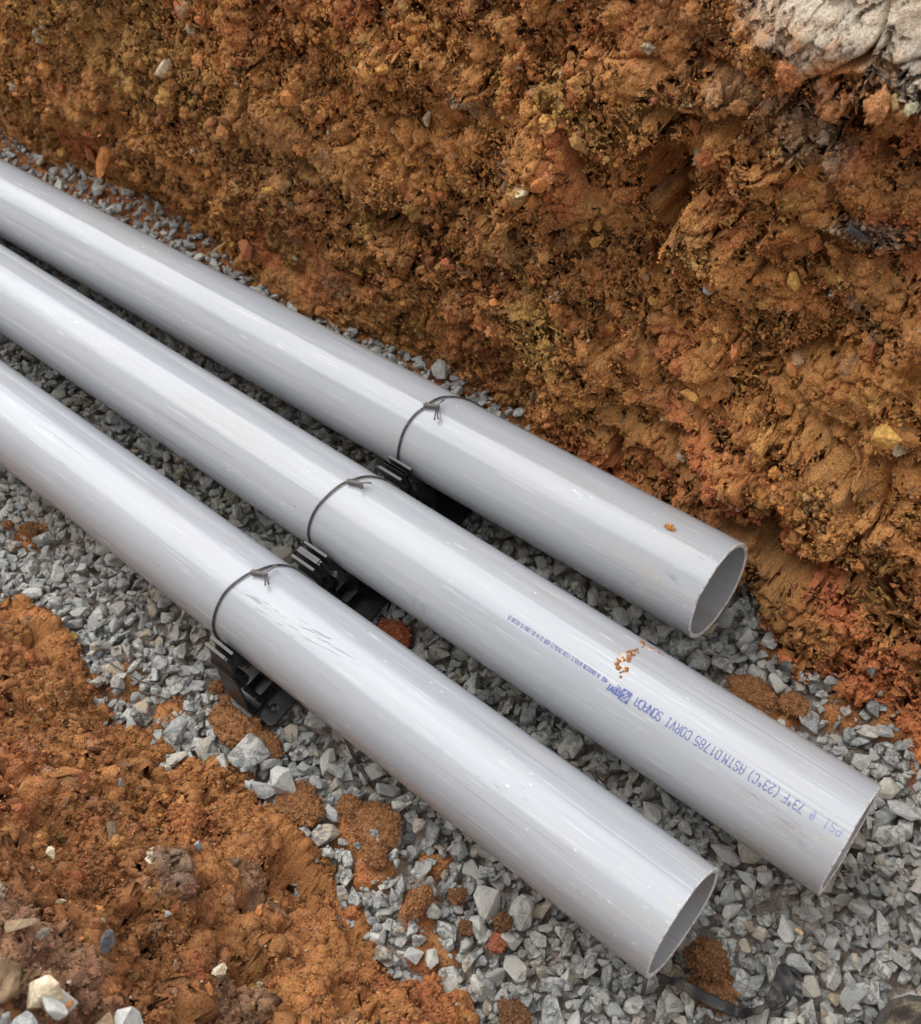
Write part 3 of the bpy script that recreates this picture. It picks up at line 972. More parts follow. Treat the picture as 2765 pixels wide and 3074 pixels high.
scatter_crumbs('floor_crumbs', np.stack([GX, GY, GH], -1), gc, wg, 30000, 'crumbs of reddish soil between the grey stones', (0, 0, 1), .0006, .0035, seed=7)


# pebbles in the soil that one can pick out, each a stone of its own
def nearest_on(Pg, x, z, usey=None):
    A = Pg.reshape(-1, 3)
    if usey is None: d = (A[:, 0] - x) ** 2 + (A[:, 2] - z) ** 2
    else: d = (A[:, 0] - x) ** 2 + (A[:, 1] - usey) ** 2 + (A[:, 2] - z) ** 2
    return A[int(np.argmin(d))]


def tinted(name, col, col2=None):
    return plain(name, col, .9, .25, .8, 4.0, .35, col2)


M_PY = tinted('ochre_rock', (.58, .33, .09), (.42, .2, .06)); M_PP = tinted('pale_rock', (.62, .52, .36), (.40, .30, .18))
M_PB = tinted('blue_grey_rock', (.33, .36, .40)); M_PO = tinted('orange_rock', (.55, .22, .07)); M_PD = tinted('dark_pebble', (.10, .10, .10), (.2, .19, .17))
M_PN = tinted('brown_clod_rock', (.20, .14, .085), (.30, .20, .11)); M_PG = M_STONE; M_PR = tinted('red_rock', (.40, .12, .05), (.30, .14, .06))


def stone_at(parent, loc, r, vi, mat, out, lab=None, rot=None, up=.15):
    me = VAR[vi][0].copy(); me.materials.clear(); me.materials.append(mat)
    o = bpy.data.objects.new('stone', me); COL.objects.link(o); o.parent = parent
    o.location = Vector(loc) + Vector(out) * r * up; o.scale = (r, r, r)
    o.rotation_euler = rot or tuple(np.random.default_rng(int(abs(loc[0]) * 1e4)).uniform(0, 6.28, 3))
    if lab: o['label'] = lab
    return o


for x, z, r, vi, mat, lab in [(-.352, .25, .011, 2, M_PY, 'squarish bright ochre stone stuck in the wall'), (-.426, .23, .0075, 6, M_PB, 'small blue-grey chip on the smooth clay face'), (-.317, .246, .009, 3, M_PB, 'long blue-grey chip lying on the wall'),
                              (-.216, .157, .018, 9, M_PY, 'large ochre cobble at the right edge of the wall'), (-.203, .135, .014, 12, M_PP, 'pale yellow oval cobble below the ochre one'), (-.338, .387, .006, 3, M_PP, 'tiny white chip high on the wall'),
                              (-.218, -.098, .013, 15, M_PD, 'dark grey rounded pebble in the red soil foot'), (-1.347, .195, .026, 4, M_PP, 'pale broken rock high at the left of the wall'), (-.334, .154, .008, 18, M_PO, None),
                              (-.382, .268, .010, 20, M_PY, None), (-.628, .286, .014, 22, M_PO, None), (-.66, .27, .018, 1, M_PP, None), (-.388, .242, .007, 7, M_PO, None), (-1.235, -.052, .020, 5, M_PR, None),
                              (-.50, .05, .013, 10, M_PP, None), (-.44, .075, .015, 11, M_PY, None), (-.56, .33, .014, 13, M_PO, None), (-1.58, -.02, .032, 24, M_PO, 'blocky orange weathered rock at the foot of the wall'), (-1.68, -.055, .028, 6, M_PR, None),
                              (-1.63, .02, .026, 16, M_PR, None), (-.30, -.02, .010, 19, M_PP, None), (-.9, .03, .012, 21, M_PO, None), (-.76, .25, .012, 23, M_PY, None), (-.83, .27, .010, 25, M_PP, None), (-.59, .20, .012, 26, M_PY, None),
                              (-.80, .10, .012, 27, M_PR, None), (-1.1, .12, .012, 2, M_PY, None), (-1.05, .25, .012, 8, M_PO, None), (-.30, .33, .014, 14, M_PD, None), (-.26, .22, .012, 17, M_PR, None), (-.72, .08, .009, 5, M_PO, None),
                              (-.14, -.07, .008, 9, M_PD, None), (-1.45, .28, .014, 0, M_PP, None), (-1.25, .31, .016, 10, M_PR, None)]:
    q = nearest_on(WALL_P, x, z)
    stone_at(wall, q, r, vi, mat, (0, -.8, .6), lab, None, .75 if lab else .4)
rf_ = np.random.default_rng(77)
for _ in range(60):
    x, y = rf_.uniform(-.50, -.33), rf_.uniform(-.22, -.11)
    q = nearest_on(BANK_P, x, .29 if y < -.13 else .26, y)
    stone_at(bank, q, float(rf_.uniform(.004, .0135)), int(rf_.integers(NV)), (M_PN, M_PG, M_PG, M_PG, M_PP, M_PN, M_PG)[int(rf_.integers(7))], (0, .3, .9), None, tuple(rf_.uniform(0, 6.28, 3)), .4)
for x, y, z, r, vi, mat, lab in [(-.424, -.134, .274, .019, 4, M_PP, 'pale cream stone on top of the near bank'), (-.385, -.138, .286, .020, 3, M_PG, 'pointed grey stone standing in the bank at the bottom of the photo'), (-.363, -.11, .22, .019, 9, M_PG, 'grey stone at the bottom edge'),
                                 (-.459, -.141, .291, .021, 12, M_PN, None), (-.43, -.15, .28, .017, 15, M_PN, None), (-.40, -.16, .29, .018, 20, M_PG, None), (-.375, -.125, .26, .018, 22, M_PN, None), (-.582, -.059, .10, .012, 1, M_PN, 'dark clod half way up the near bank'),
                                 (-.47, -.073, .131, .010, 3, M_PG, 'grey chip on the near bank'), (-.60, -.08, .15, .007, 5, M_PP, None), (-.53, -.06, .11, .006, 7, M_PP, None), (-.50, -.115, .23, .008, 10, M_PP, None), (-.55, -.02, .02, .008, 13, M_PG, None),
                                 (-.46, -.02, .02, .008, 16, M_PO, None), (-.41, -.05, .08, .007, 18, M_PP, None), (-.66, -.03, .03, .008, 21, M_PG, None), (-.44, -.11, .22, .010, 23, M_PD, None), (-.38, -.08, .15, .007, 25, M_PO, None),
                                 (-.35, -.09, .17, .009, 2, M_PD, None), (-.41, -.12, .24, .007, 6, M_PO, None), (-.39, -.15, .29, .011, 8, M_PO, None), (-.44, -.16, .30, .012, 17, M_PG, None)]:
    q = nearest_on(BANK_P, x, z, y)
    stone_at(bank, q, r, vi, mat, (0, .4, .9), lab, None, .5)


# ------------------------------------------------------------------ clods lying on the gravel
def clod(loc, size, col, label, seed, sub=5, cat='clod', rough_=.25):
    bm = bmesh.new(); bmesh.ops.create_icosphere(bm, subdivisions=sub, radius=1)
    vv = np.array([v_.co[:] for v_ in bm.verts], np.float32); ff = np.array([[v_.index for v_ in f_.verts] for f_ in bm.faces]); bm.free()
    small = max(size[:2]) < .0115
    if small: rough_ = .5
    k = 1 + rough_ * perlin3(vv * 1.4, seed) + rough_ * .6 * perlin3(vv * 3.3, seed + 5) + .30 * np.abs(perlin3(vv * 5, seed + 9)) + .20 * np.abs(perlin3(vv * 11, seed + 13)) + .12 * np.abs(perlin3(vv * 22, seed + 17)) - .15 * sstep(.2, .6, perlin3(vv * 6, seed + 19))
    sz = np.array(size, np.float32)
    P_ = vv * k[:, None] * sz
    P_[:, 2] = np.where(P_[:, 2] < -.35 * sz[2], -.35 * sz[2] + .3 * (P_[:, 2] + .35 * sz[2]), P_[:, 2])
    cc = np.broadcast_to(np.asarray(col, np.float32), P_.shape) * (1 + .3 * perlin3(vv * 4, seed + 21)[:, None])
    cc = mixc(cc, sstep(.25, .6, perlin3(vv * 6, seed + 25)) * .6, cc * .6)
    o = obj('soil_clod', mesh_np(P_, ff, True, np.clip(cc, .01, 1)), M_SOIL)
    o.location = loc; tag(o, label, cat, 'lumps of soil fallen on the gravel')
    N = int(2600 * min(1.2, (max(sz[:2]) / .02) ** 2) + 150)
    if small: N = 120
    r = np.random.default_rng(seed); ids = r.integers(0, len(P_), N)
    points_instancer('crumbs', P_[ids] * (1 + r.uniform(-.02, .06, (N, 1))), r.uniform(0, 6.28, (N, 3)), np.clip(.0005 * (r.random(N) + .02) ** -.5, .0005, .0018), r.integers(0, 8, N), lib2,
                     cols=np.clip(cc[ids] * r.uniform(.75, 1.3, (N, 1)), .01, 1), parent=o)
    return o


OB = C(.27, .128, .052); OD = C(.20, .098, .042)
for a in [((-.122, .212, -.090), (.0150, .0140, .0140), OD, 'round rusty clod just beyond the open end of the nearest pipe', 1, 6),
          ((-.690, .098, -.103), (.028, .020, .0085), OB, 'crumbly orange mound against the black spacer foot', 2, 6),
          ((-.645, .104, -.104), (.020, .010, .0065), OB, 'low orange lump at the corner of the spacer base plate', 3, 6),
          ((-.474, .112, -.104), (.025, .019, .0042), OB, 'flat patch of brown soil beside the nearest pipe, half way along', 4, 6),
          ((-.379, .081, -.096), (.009, .014, .009), OB, 'upright orange-brown clod among the grey stones near the bank', 5, 5),
          ((-.512, .111, -.103), (.012, .009, .0045), OB, 'small orange clod beside the flat brown patch', 6, 5),
          ((-.235, .472, -.102), (.022, .016, .007), OB, 'brown clod touching the far side of the printed pipe', 7, 6),
          ((-.192, .488, -.103), (.013, .010, .006), OB, 'small brown clod between grey stones right of the printed pipe', 8, 5),
          ((-.617, .299, -.106), (.019, .013, .005), RED * .8, 'flat red lump between the nearest and the middle pipe', 9, 6),
          ((-1.153, .122, -.101), (.013, .008, .006), OD, 'rusty clod at the left edge, the one closer to the pipe', 10, 5),
          ((-1.190, .108, -.102), (.007, .006, .005), OD, 'tiny rusty clod at the left edge of the photo', 11, 5),
          ((-.452, .088, -.102), (.012, .010, .006), OB, 'crumbly clod between the flat patch and the bank', 12, 5),
          ((-.352, .110, -.100), (.008, .007, .005), OD * .75, 'dark olive clod next to the upright orange one', 13, 5),
          ((-.326, .092, -.100), (.007, .006, .005), OD * .7, 'dark clod low among the stones at the bottom', 14, 5),
          ((-.300, .118, -.100), (.008, .008, .006), OD * .75, 'dark brown ball of soil in front of the nearest pipe end', 15, 5),
          ((-.292, .100, -.102), (.008, .007, .004), C(.28, .10, .05), 'reddish lump beside the dark ball of soil', 16, 5),
          ((-.720, .112, -.101), (.009, .007, .006), OD, 'rusty crumb heap left of the black spacer', 17, 5),
          ((-.745, .118, -.101), (.007, .008, .006), OD, 'small rusty clod up the trench from the spacer', 18, 5),
          ((-.235, .058, -.098), (.015, .010, .006), OD * .7, 'dark clod at the bottom edge below the nearest pipe', 19, 5),
          ((-.560, .078, -.103), (.026, .018, .007), OB, 'orange soil mound next to the large grey slabs', 20, 6),
          ((-.105, .190, -.108), (.018, .012, .004), OD, 'flat muddy lump beyond the round rusty clod', 21, 5),
          ((-.255, .590, -.090), (.017, .012, .015), BROWN, 'leaning brown clod at the foot of the far wall', 22, 6)]:
    clod(*a)

# ------------------------------------------------------------------ pipes
def make_pipe(k, label, seed, thick, rough_end, dirt, chip):
    y0, t, xe = PIPES[k]
    r = np.random.default_rng(seed)
    SEG = 192
    root = empty('pvc_pipe', (xe, y0 + t * xe, 0)); root.rotation_euler = (0, 0, math.atan(t))
    tag(root, label, 'pipe', 'grey plastic pipes laid in the trench')
    a = np.linspace(0, 2 * math.pi, SEG, endpoint=False)
    cut = rough_end * (.5 * np.sin(a * 2 + seed) + .4 * np.sin(a * 5 + 2 * seed)) + rough_end * .25 * r.uniform(-1, 1, SEG) + chip(a)
    L = 5.8
    xs = [-L, -3, -2, -1.5, -1.0, -.75, -.5, -.3, -.2, -.1, -.05, -.02, -.008, -.0012]
    rings = [(x, R, 0) for x in xs]
    body_v = []; body_f = []
    for x, rr, _ in rings:
        for i_, an in enumerate(a): body_v.append((x + (cut[i_] if x > -.004 else (cut[i_] * .5 if x > -.01 else 0)), rr * math.cos(an), rr * math.sin(an)))
    nb = len(rings)
    Ri = R - thick
    inner = [(-.0010, Ri + .0006), (-.01, Ri), (-.3, Ri), (-1, Ri), (-L, Ri)]
    for x, rr in inner:
        for i_, an in enumerate(a): body_v.append((x + (cut[i_] if x > -.004 else 0), rr * math.cos(an), rr * math.sin(an)))
    def band(i, j, flip):
        for m_ in range(SEG):
            q = (i * SEG + m_, i * SEG + (m_ + 1) % SEG, j * SEG + (m_ + 1) % SEG, j * SEG + m_)
            body_f.append(q if not flip else q[::-1])
    for i in range(nb - 1): band(i, i + 1, True)
    for i in range(nb, nb + len(inner) - 1): band(i, i + 1, True)
    b = obj('barrel', mesh_py(body_v, body_f, True), pipe_material('pvc_%d' % k, seed, dirt), root)
    # sawn rim
    rv = []; rf = []
    for j, rr in enumerate((R, R - .0006, R - thick * .5, Ri + .0006)):
        for i_, an in enumerate(a):
            dx = (-.0012, 0, .0, -.0010)[j]
            rv.append((dx + cut[i_] + (rough_end * .15 * r.uniform(-1, 1) if j in (1, 2) else 0), rr * math.cos(an), rr * math.sin(an)))
    for j in range(3):
        for m_ in range(SEG): rf.append((j * SEG + m_, j * SEG + (m_ + 1) % SEG, (j + 1) * SEG + (m_ + 1) % SEG, (j + 1) * SEG + m_)[::-1])
    obj('cut_rim', mesh_py(rv, rf, True), M_CUT, root)
    return root, b


pA, bA = make_pipe(0, 'grey pipe nearest the far soil wall, its open end showing the inside', 3, .0060, .0003, .35, lambda a: -.0012 * np.exp(-((a - 2.35) / .12) ** 2))
pB, bB = make_pipe(1, 'middle grey pipe with blue printing and orange mud spots', 5, .0062, .0007, .6, lambda a: .002 * np.sin(a - 1.2))
pC, bC = make_pipe(2, 'grey pipe nearest the camera, lying next to the loose soil bank', 9, .0060, .0005, .4, lambda a: 0 * a)


# ------------------------------------------------------------------ printing on the middle pipe
GL = {
 'A': [[(0, 0), (0, 4), (.6, 5.4), (2, 6), (3.4, 5.4), (4, 4), (4, 0)], [(0, 2.6), (4, 2.6)]],
 'B': [[(0, 0), (0, 6), (3, 6), (4, 5.2), (4, 3.9), (3, 3.1), (0, 3.1)], [(3, 3.1), (4, 2.3), (4, .8), (3, 0), (0, 0)]],
 'C': [[(4, 4.8), (3.2, 6), (.9, 6), (0, 5), (0, 1), (.9, 0), (3.2, 0), (4, 1.2)]],
 'D': [[(0, 0), (0, 6), (2.6, 6), (4, 4.8), (4, 1.2), (2.6, 0), (0, 0)]],
 'E': [[(4, 6), (0, 6), (0, 0), (4, 0)], [(0, 3), (3.2, 3)]],
 'F': [[(4, 6), (0, 6), (0, 0)], [(0, 3), (3.2, 3)]],
 'G': [[(4, 5), (3.2, 6), (.9, 6), (0, 5), (0, 1), (.9, 0), (3.2, 0), (4, 1), (4, 2.8), (2.4, 2.8)]],
 'H': [[(0, 0), (0, 6)], [(4, 0), (4, 6)], [(0, 3), (4, 3)]],
 'I': [[(1, 0), (3, 0)], [(1, 6), (3, 6)], [(2, 0), (2, 6)]],
 'K': [[(0, 0), (0, 6)], [(4, 6), (0, 2.6)], [(1.2, 3.6), (4, 0)]],
 'L': [[(0, 6), (0, 0), (4, 0)]],
 'M': [[(0, 0), (0, 6), (2, 3), (4, 6), (4, 0)]],
 'N': [[(0, 0), (0, 6), (4, 0), (4, 6)]],
 'O': [[(1, 0), (0, 1), (0, 5), (1, 6), (3, 6), (4, 5), (4, 1), (3, 0), (1, 0)]],
 'P': [[(0, 0), (0, 6), (3, 6), (4, 5.1), (4, 3.7), (3, 2.8), (0, 2.8)]],
 'R': [[(0, 0), (0, 6), (3, 6), (4, 5.1), (4, 3.9), (3, 3), (0, 3)], [(2.2, 3), (4, 0)]],
 'S': [[(4, 5), (3.1, 6), (.9, 6), (0, 5), (0, 4), (.8, 3.2), (3.2, 2.8), (4, 2), (4, 1), (3.1, 0), (.9, 0), (0, 1)]],
 'T': [[(0, 6), (4, 6)], [(2, 6), (2, 0)]],
 'U': [[(0, 6), (0, 1), (1, 0), (3, 0), (4, 1), (4, 6)]],
 'V': [[(0, 6), (2, 0), (4, 6)]],
 '0': [[(1, 0), (0, 1), (0, 5), (1, 6), (3, 6), (4, 5), (4, 1), (3, 0), (1, 0)]],
 '1': [[(1, 4.8), (2.2, 6), (2.2, 0)]],
 '2': [[(0, 5), (1, 6), (3, 6), (4, 5), (4, 3.8), (0, 0), (4, 0)]],
 '3': [[(0, 5.2), (1, 6), (3, 6), (4, 5.1), (4, 3.9), (3, 3.1), (1.4, 3.1)], [(3, 3.1), (4, 2.2), (4, .9), (3, 0), (1, 0), (0, .8)]],
 '4': [[(3, 0), (3, 6), (0, 2), (4, 2)]],
 '5': [[(4, 6), (.4, 6), (0, 3.3), (2.8, 3.6), (4, 2.6), (4, 1), (3, 0), (1, 0), (0, .8)]],
 '6': [[(3.6, 5.6), (2.6, 6), (1, 5.4), (0, 3.4), (0, 1), (1, 0), (3, 0), (4, 1), (4, 2.4), (3, 3.4), (1, 3.2), (0, 2.2)]],
 '7': [[(0, 6), (4, 6), (1.6, 0)]],
 '8': [[(1, 3.2), (0, 4), (0, 5.2), (1, 6), (3, 6), (4, 5.2), (4, 4), (3, 3.2), (1, 3.2), (0, 2.3), (0, .9), (1, 0), (3, 0), (4, .9), (4, 2.3), (3, 3.2)]],
 '9': [[(.4, .4), (1.4, 0), (3, .6), (4, 2.6), (4, 5), (3, 6), (1, 6), (0, 5), (0, 3.8), (1, 2.8), (3, 3), (4, 3.8)]],
 '/': [[(0, 0), (4, 6)]],
 ':': [[(1.8, 1.6), (2.2, 1.6)], [(1.8, 4.2), (2.2, 4.2)]],
 '(': [[(2.8, 6.6), (1.6, 5), (1.2, 3), (1.6, 1), (2.8, -.6)]],
 ')': [[(1.2, 6.6), (2.4, 5), (2.8, 3), (2.4, 1), (1.2, -.6)]],
 '°': [[(1.2, 4.6), (1.2, 5.6), (2.0, 6.2), (2.8, 5.6), (2.8, 4.6), (2.0, 4.0), (1.2, 4.6)]],
 '@': [[(3, 2.4), (2.4, 1.7), (1.5, 2.4), (1.5, 3.6), (2.2, 4.2), (3, 3.8), (3, 2), (4, 2), (4, 4.8), (3, 6), (1, 6), (0, 5), (0, 1), (1, 0), (3.4, 0)]],
}
yB = lambda x: PIPES[1][0] + PIPES[1][1] * x


def on_pipe(x, arc, th0, lift=.00022):
    """point on the middle pipe: arc metres up from angle th0 (degrees)"""
    a = math.radians(th0) + arc / R
    return (x, yB(x) + (R + lift) * math.cos(a), (R + lift) * math.sin(a))


def ribbon(pts, wd):
    """flat ribbon polygons for a 2-D polyline, one quad per segment, ends overlapping square"""
    out = []
    for (ax, ay), (bx, by) in zip(pts, pts[1:]):
        L = math.hypot(bx - ax, by - ay) or 1e-9
        n = max(1, int(L / .0015))
        dx, dy = (bx - ax) / L, (by - ay) / L; h = wd / 2
        ax_, ay_, bx_, by_ = ax - dx * h * .6, ay - dy * h * .6, bx + dx * h * .6, by + dy * h * .6
        px, py = -dy * h, dx * h
        for i in range(n):
            s0, s1 = i / n, (i + 1) / n
            p0 = (ax_ + (bx_ - ax_) * s0, ay_ + (by_ - ay_) * s0); p1 = (ax_ + (bx_ - ax_) * s1, ay_ + (by_ - ay_) * s1)
            out.append([(p0[0] + px, p0[1] + py), (p0[0] - px, p0[1] - py), (p1[0] - px, p1[1] - py), (p1[0] + px, p1[1] + py)])
    return out


LIFT = [0]


def print_word(text, xa, xb, th, hgt, wid, stroke, mat, name='lettering'):
    """xa: centre of the first letter, xb: centre of the last; reads towards -x"""
    n = len(text); V_ = []; F_ = []
    for i, ch in enumerate(text):
        if ch == ' ': continue
        cx = xa + (xb - xa) * (i / max(1, n - 1))
        for pl in GL[ch]:
            pts = [((px / 4 - .5) * wid, (py / 6 - .5) * hgt) for px, py in pl]
            for q in ribbon(pts, stroke):
                LIFT[0] = (LIFT[0] + 1) % 24
                b = len(V_)
                V_ += [on_pipe(cx - u_, v_, th, .00018 + LIFT[0] * .000006) for u_, v_ in q]
                F_.append((b, b + 1, b + 2, b + 3))
    me = mesh_py(V_, F_)
    o = obj(name, me, mat)
    o.parent = bB
    o.matrix_parent_inverse = (Matrix.Translation(pB.location) @ pB.rotation_euler.to_matrix().to_4x4()).inverted()
    return o


TH = 109.1
print_word('PSI', -.0745, -.0860, 108.2, .0080, .0036, .00075, M_INK2)
print_word('@', -.0990, -.0990, 109.0, .0078, .0030, .0008, M_INK2)
print_word('73°F', -.1098, -.1254, 109.2, .0085, .0036, .00085, M_INK)
print_word('(23°C)', -.1338, -.1602, TH, .0086, .0037, .00085, M_INK)
print_word('ASTM', -.1690, -.1858, TH, .0087, .0037, .00085, M_INK)
print_word('D1785', -.1936, -.2162, 109.4, .0087, .0037, .0009, M_INK)
print_word('CORVI', -.2253, -.2474, 109.5, .0087, .0037, .00095, M_INK)
print_word('SONACA', -.2576, -.2823, 109.6, .0087, .0038, .0010, M_INK)
print_word('CORVI', -.3000, -.3137, 112.6, .0052, .0026, .0011, M_INK)
print_word('CORVI', -.3006, -.3143, 112.2, .0052, .0026, .0008, M_INK)
print_word('PVC', -.3012, -.3066, 107.6, .0032, .0018, .0006, M_INK)
print_word('MADE IN DOMINICAN REPUBLIC FECHA 09/06/23 HORA 03:44:00 LINEA 05 HILERA 01', -.3190, -.4420, 108.6, .0044, .00125, .00042, M_INK)


# the square emblem: blue block with a ring and chevron left clear in it
def in_logo(u, v):
    # u, v in -1..1
    r_ = math.hypot(u, v * 1.0)
    ring = .52 < r_ < .80
    chev = abs(abs(u) * .9 + v + .10) < .13 and r_ < .55
    chev2 = abs(abs(u) * .9 - v + .02) < .10 and r_ < .42
    return not (ring and (v > -.2 or u > 0)) and not chev and not chev2


V_ = []; F_ = []
NLX, NLV = 44, 60
for i in range(NLX):
    for j in range(NLV):
        u = (i + .5) / NLX * 2 - 1; v_ = (j + .5) / NLV * 2 - 1
        if not in_logo(u, v_): continue
        x0 = -.2903 - (i / NLX) * .0105; x1 = -.2903 - ((i + 1) / NLX) * .0105
        a0 = (j / NLV - .5) * .0118; a1 = ((j + 1) / NLV - .5) * .0118
        b = len(V_)
        V_ += [on_pipe(x0, a0, 111.2, .0004), on_pipe(x1, a0, 111.2, .0004), on_pipe(x1, a1, 111.2, .0004), on_pipe(x0, a1, 111.2, .0004)]
        F_.append((b, b + 1, b + 2, b + 3))
o = obj('emblem', mesh_py(V_, F_), M_INK); o.parent = bB
o.matrix_parent_inverse = (Matrix.Translation(pB.location) @ pB.rotation_euler.to_matrix().to_4x4()).inverted()


# mud spots on the pipes: thin irregular lumps
def mud(k, x, th, rx, ra, seed, col=(.42, .17, .06), flat=.0006, n=9, big=1.0, thin=None):
    y0, t, xe = PIPES[k]
    r = np.random.default_rng(seed); V_ = []; F_ = []
    for _ in range(n):
        cx = x + r.normal(0, rx); ca = math.radians(th) + r.normal(0, ra / R)
        s = (abs(r.normal(0, .0011)) + .0004) * big
        m = 9; b = len(V_)
        for i in range(m):
            q = 2 * math.pi * i / m; rr = s * r.uniform(.6, 1.3)
            xx = cx + rr * math.cos(q); aa = ca + rr * math.sin(q) / R
            V_.append((xx, y0 + t * xx + (R - .0001) * math.cos(aa), (R - .0001) * math.sin(aa)))
        h_ = R + (thin or min(s * .6, flat * 3))
        for i in range(m):
            q = 2 * math.pi * i / m; rr = s * .55
            xx = cx + rr * math.cos(q); aa = ca + rr * math.sin(q) / R
            V_.append((xx, y0 + t * xx + h_ * math.cos(aa), h_ * math.sin(aa)))
        for i in range(m): F_.append((b + i, b + (i + 1) % m, b + m + (i + 1) % m, b + m + i))
        F_.append(tuple(b + m + i for i in range(m)))
    return V_, F_


M_MUD = plain('drying_mud', (.30, .135, .055), .95, .2, .8, 700, .35)
M_FILM = plain('mud_smear', (.52, .40, .29), .7, .3, .3, 500, .25)
parts = [mud(1, -.3211, 89.2, .0012, .0008, 1, n=7), mud(1, -.3165, 66, .0022, .0045, 2, n=16), mud(1, -.315, 75, .0016, .004, 3, n=12), mud(1, -.318, 45, .004, .003, 4, n=8), mud(1, -.305, 42, .012, .0015, 5, n=6),
         mud(1, -.3205, 84, .003, .004, 6, n=8), mud(1, -.311, 92, .002, .0035, 16, n=7)]
film = [mud(1, -.3205, 82, .002, .004, 31, n=7, big=2.2, thin=.00012), mud(1, -.310, 92, .0016, .003, 32, n=8, big=2.0, thin=.00014), mud(1, -.312, 48, .004, .002, 33, n=5, big=1.6, thin=.00012)]
o = obj('mud_film', mesh_py(*join(film), True), M_FILM); tag(o, kind='stuff'); o.parent = bB; o.matrix_parent_inverse = (Matrix.Translation(pB.location) @ pB.rotation_euler.to_matrix().to_4x4()).inverted()
o = obj('mud_spots', mesh_py(*join(parts), True), M_MUD); tag(o, 'dried orange mud spots on the middle pipe', kind='stuff')
o.parent = bB; o.matrix_parent_inverse = (Matrix.Translation(pB.location) @ pB.rotation_euler.to_matrix().to_4x4()).inverted()
tag(clod((-.3671, .5188, .0580), (.0040, .0024, .0016), OCHRE, 'crumb of brown soil on top of the far pipe near its end', 40, 4, 'crumb'), group='lumps of soil fallen on the gravel')
c_ = bpy.data.objects[[o_.name for o_ in COL.objects if o_.name.startswith('soil_clod')][-1]]
c_['group'] = ''
del c_['group']


# scuffs: thin dark or chalky marks rubbed onto the pipes
def scuff(k, x, th, n, sx, sth, ln, wd, seed, slant=0.0):
    y0, t, xe = PIPES[k]; r = np.random.default_rng(seed); V_ = []; F_ = []
    for _ in range(n):
        cx = min(x + r.normal(0, sx), xe - .012 - ln); ct = th + r.normal(0, sth); L = ln * r.uniform(.3, 1.6); w_ = wd * r.uniform(.4, 1.4)
        m = 6; b = len(V_); ph = r.uniform(0, 6)
        for i in range(m + 1):
            u_ = i / m; ww = w_ * math.sin(math.pi * min(.97, max(.03, u_)))
            a = math.radians(ct) + (slant * L * (u_ - .5) + .0004 * math.sin(ph + 5 * u_)) / R
            for sg in (-1, 1):
                aa = a + sg * ww / 2 / R; xx = cx + L * (u_ - .5)
                rr = R + .00012 + .00001 * (_ % 9)
                V_.append((xx, y0 + t * xx + rr * math.cos(aa), rr * math.sin(aa)))
        for i in range(m): F_.append((b + 2 * i, b + 2 * i + 1, b + 2 * i + 3, b + 2 * i + 2))
    return V_, F_


M_DARKSCUFF = plain('dark_scuff', (.21, .215, .23), .6, .3, 0, 900, .4, (.31, .32, .34)); M_CHALK = plain('chalky_scrape', (.49, .49, .485), .8, .2, 0, 900, .25)
M_TAN = plain('tan_streak', (.36, .31, .23), .8, .2, 0, 700, .3, (.34, .34, .35))
for k, rt, bar in ((0, pA, bA), (1, pB, bB), (2, pC, bC)):
    inv = (Matrix.Translation(rt.location) @ rt.rotation_euler.to_matrix().to_4x4()).inverted()
    dark = {0: [scuff(0, -.330, 128, 6, .012, 2, .020, .0005, 61, .3), scuff(0, -.36, 150, 10, .03, 8, .006, .0004, 62)],
            1: [scuff(1, -.548, 152, 26, .010, 5, .0045, .0006, 63, 1.5), scuff(1, -.13, 128, 8, .02, 3, .008, .0004, 64)],
            2: [scuff(2, -.665, 100, 22, .022, 3.0, .022, .00045, 65, -.15), scuff(2, -.590, 91, 16, .022, 2.0, .020, .00045, 66, -.15), scuff(2, -.30, 105, 10, .06, 8, .010, .0004, 67)]}[k]
    light = {0: [scuff(0, -.680, 184, 10, .012, 3, .012, .0008, 71, .2), scuff(0, -.60, 173, 8, .012, 2, .010, .0007, 72, .2), scuff(0, -.850, 163, 5, .015, 3, .010, .0012, 73, -1.2), scuff(0, -.36, 165, 24, .03, 10, .006, .0006, 74, .1), scuff(0, -.34, 100, 24, .03, 18, .006, .0006, 75)],
             1: [scuff(1, -.40, 168, 26, .16, 8, .010, .0005, 76), scuff(1, -.10, 135, 26, .035, 22, .008, .0005, 77), scuff(1, -.30, 95, 20, .2, 25, .006, .0004, 78)],
             2: [scuff(2, -.45, 160, 30, .2, 12, .008, .0005, 79), scuff(2, -.19, 115, 18, .05, 25, .006, .0007, 80), scuff(2, -.9, 120, 22, .3, 25, .006, .0004, 81)]}[k]
    tan = {0: [scuff(0, -1.15, 130, 9, .05, 5, .030, .0008, 82, .05)], 1: [scuff(1, -.11, 126, 16, .03, 5, .030, .0005, 83, .02), scuff(1, -.30, 165, 14, .1, 6, .03, .0006, 84)], 2: [scuff(2, -.30, 150, 12, .1, 10, .03, .0006, 85)]}[k]
    for nm, prt, mt in (('dark_scuffs', dark, M_DARKSCUFF), ('chalky_scrapes', light, M_CHALK), ('tan_streaks', tan, M_TAN)):
        o = obj(nm, mesh_py(*join(prt)), mt, bar); o.matrix_parent_inverse = inv; tag(o, kind='stuff')

# ------------------------------------------------------------------ wire ties
def ring(k, pts, rad):
    y0, t, xe = PIPES[k]; out = []
    for x, a in pts:
        a = math.radians(a); out.append((x, y0 + t * x + rad * math.cos(a), rad * math.sin(a)))
    return out


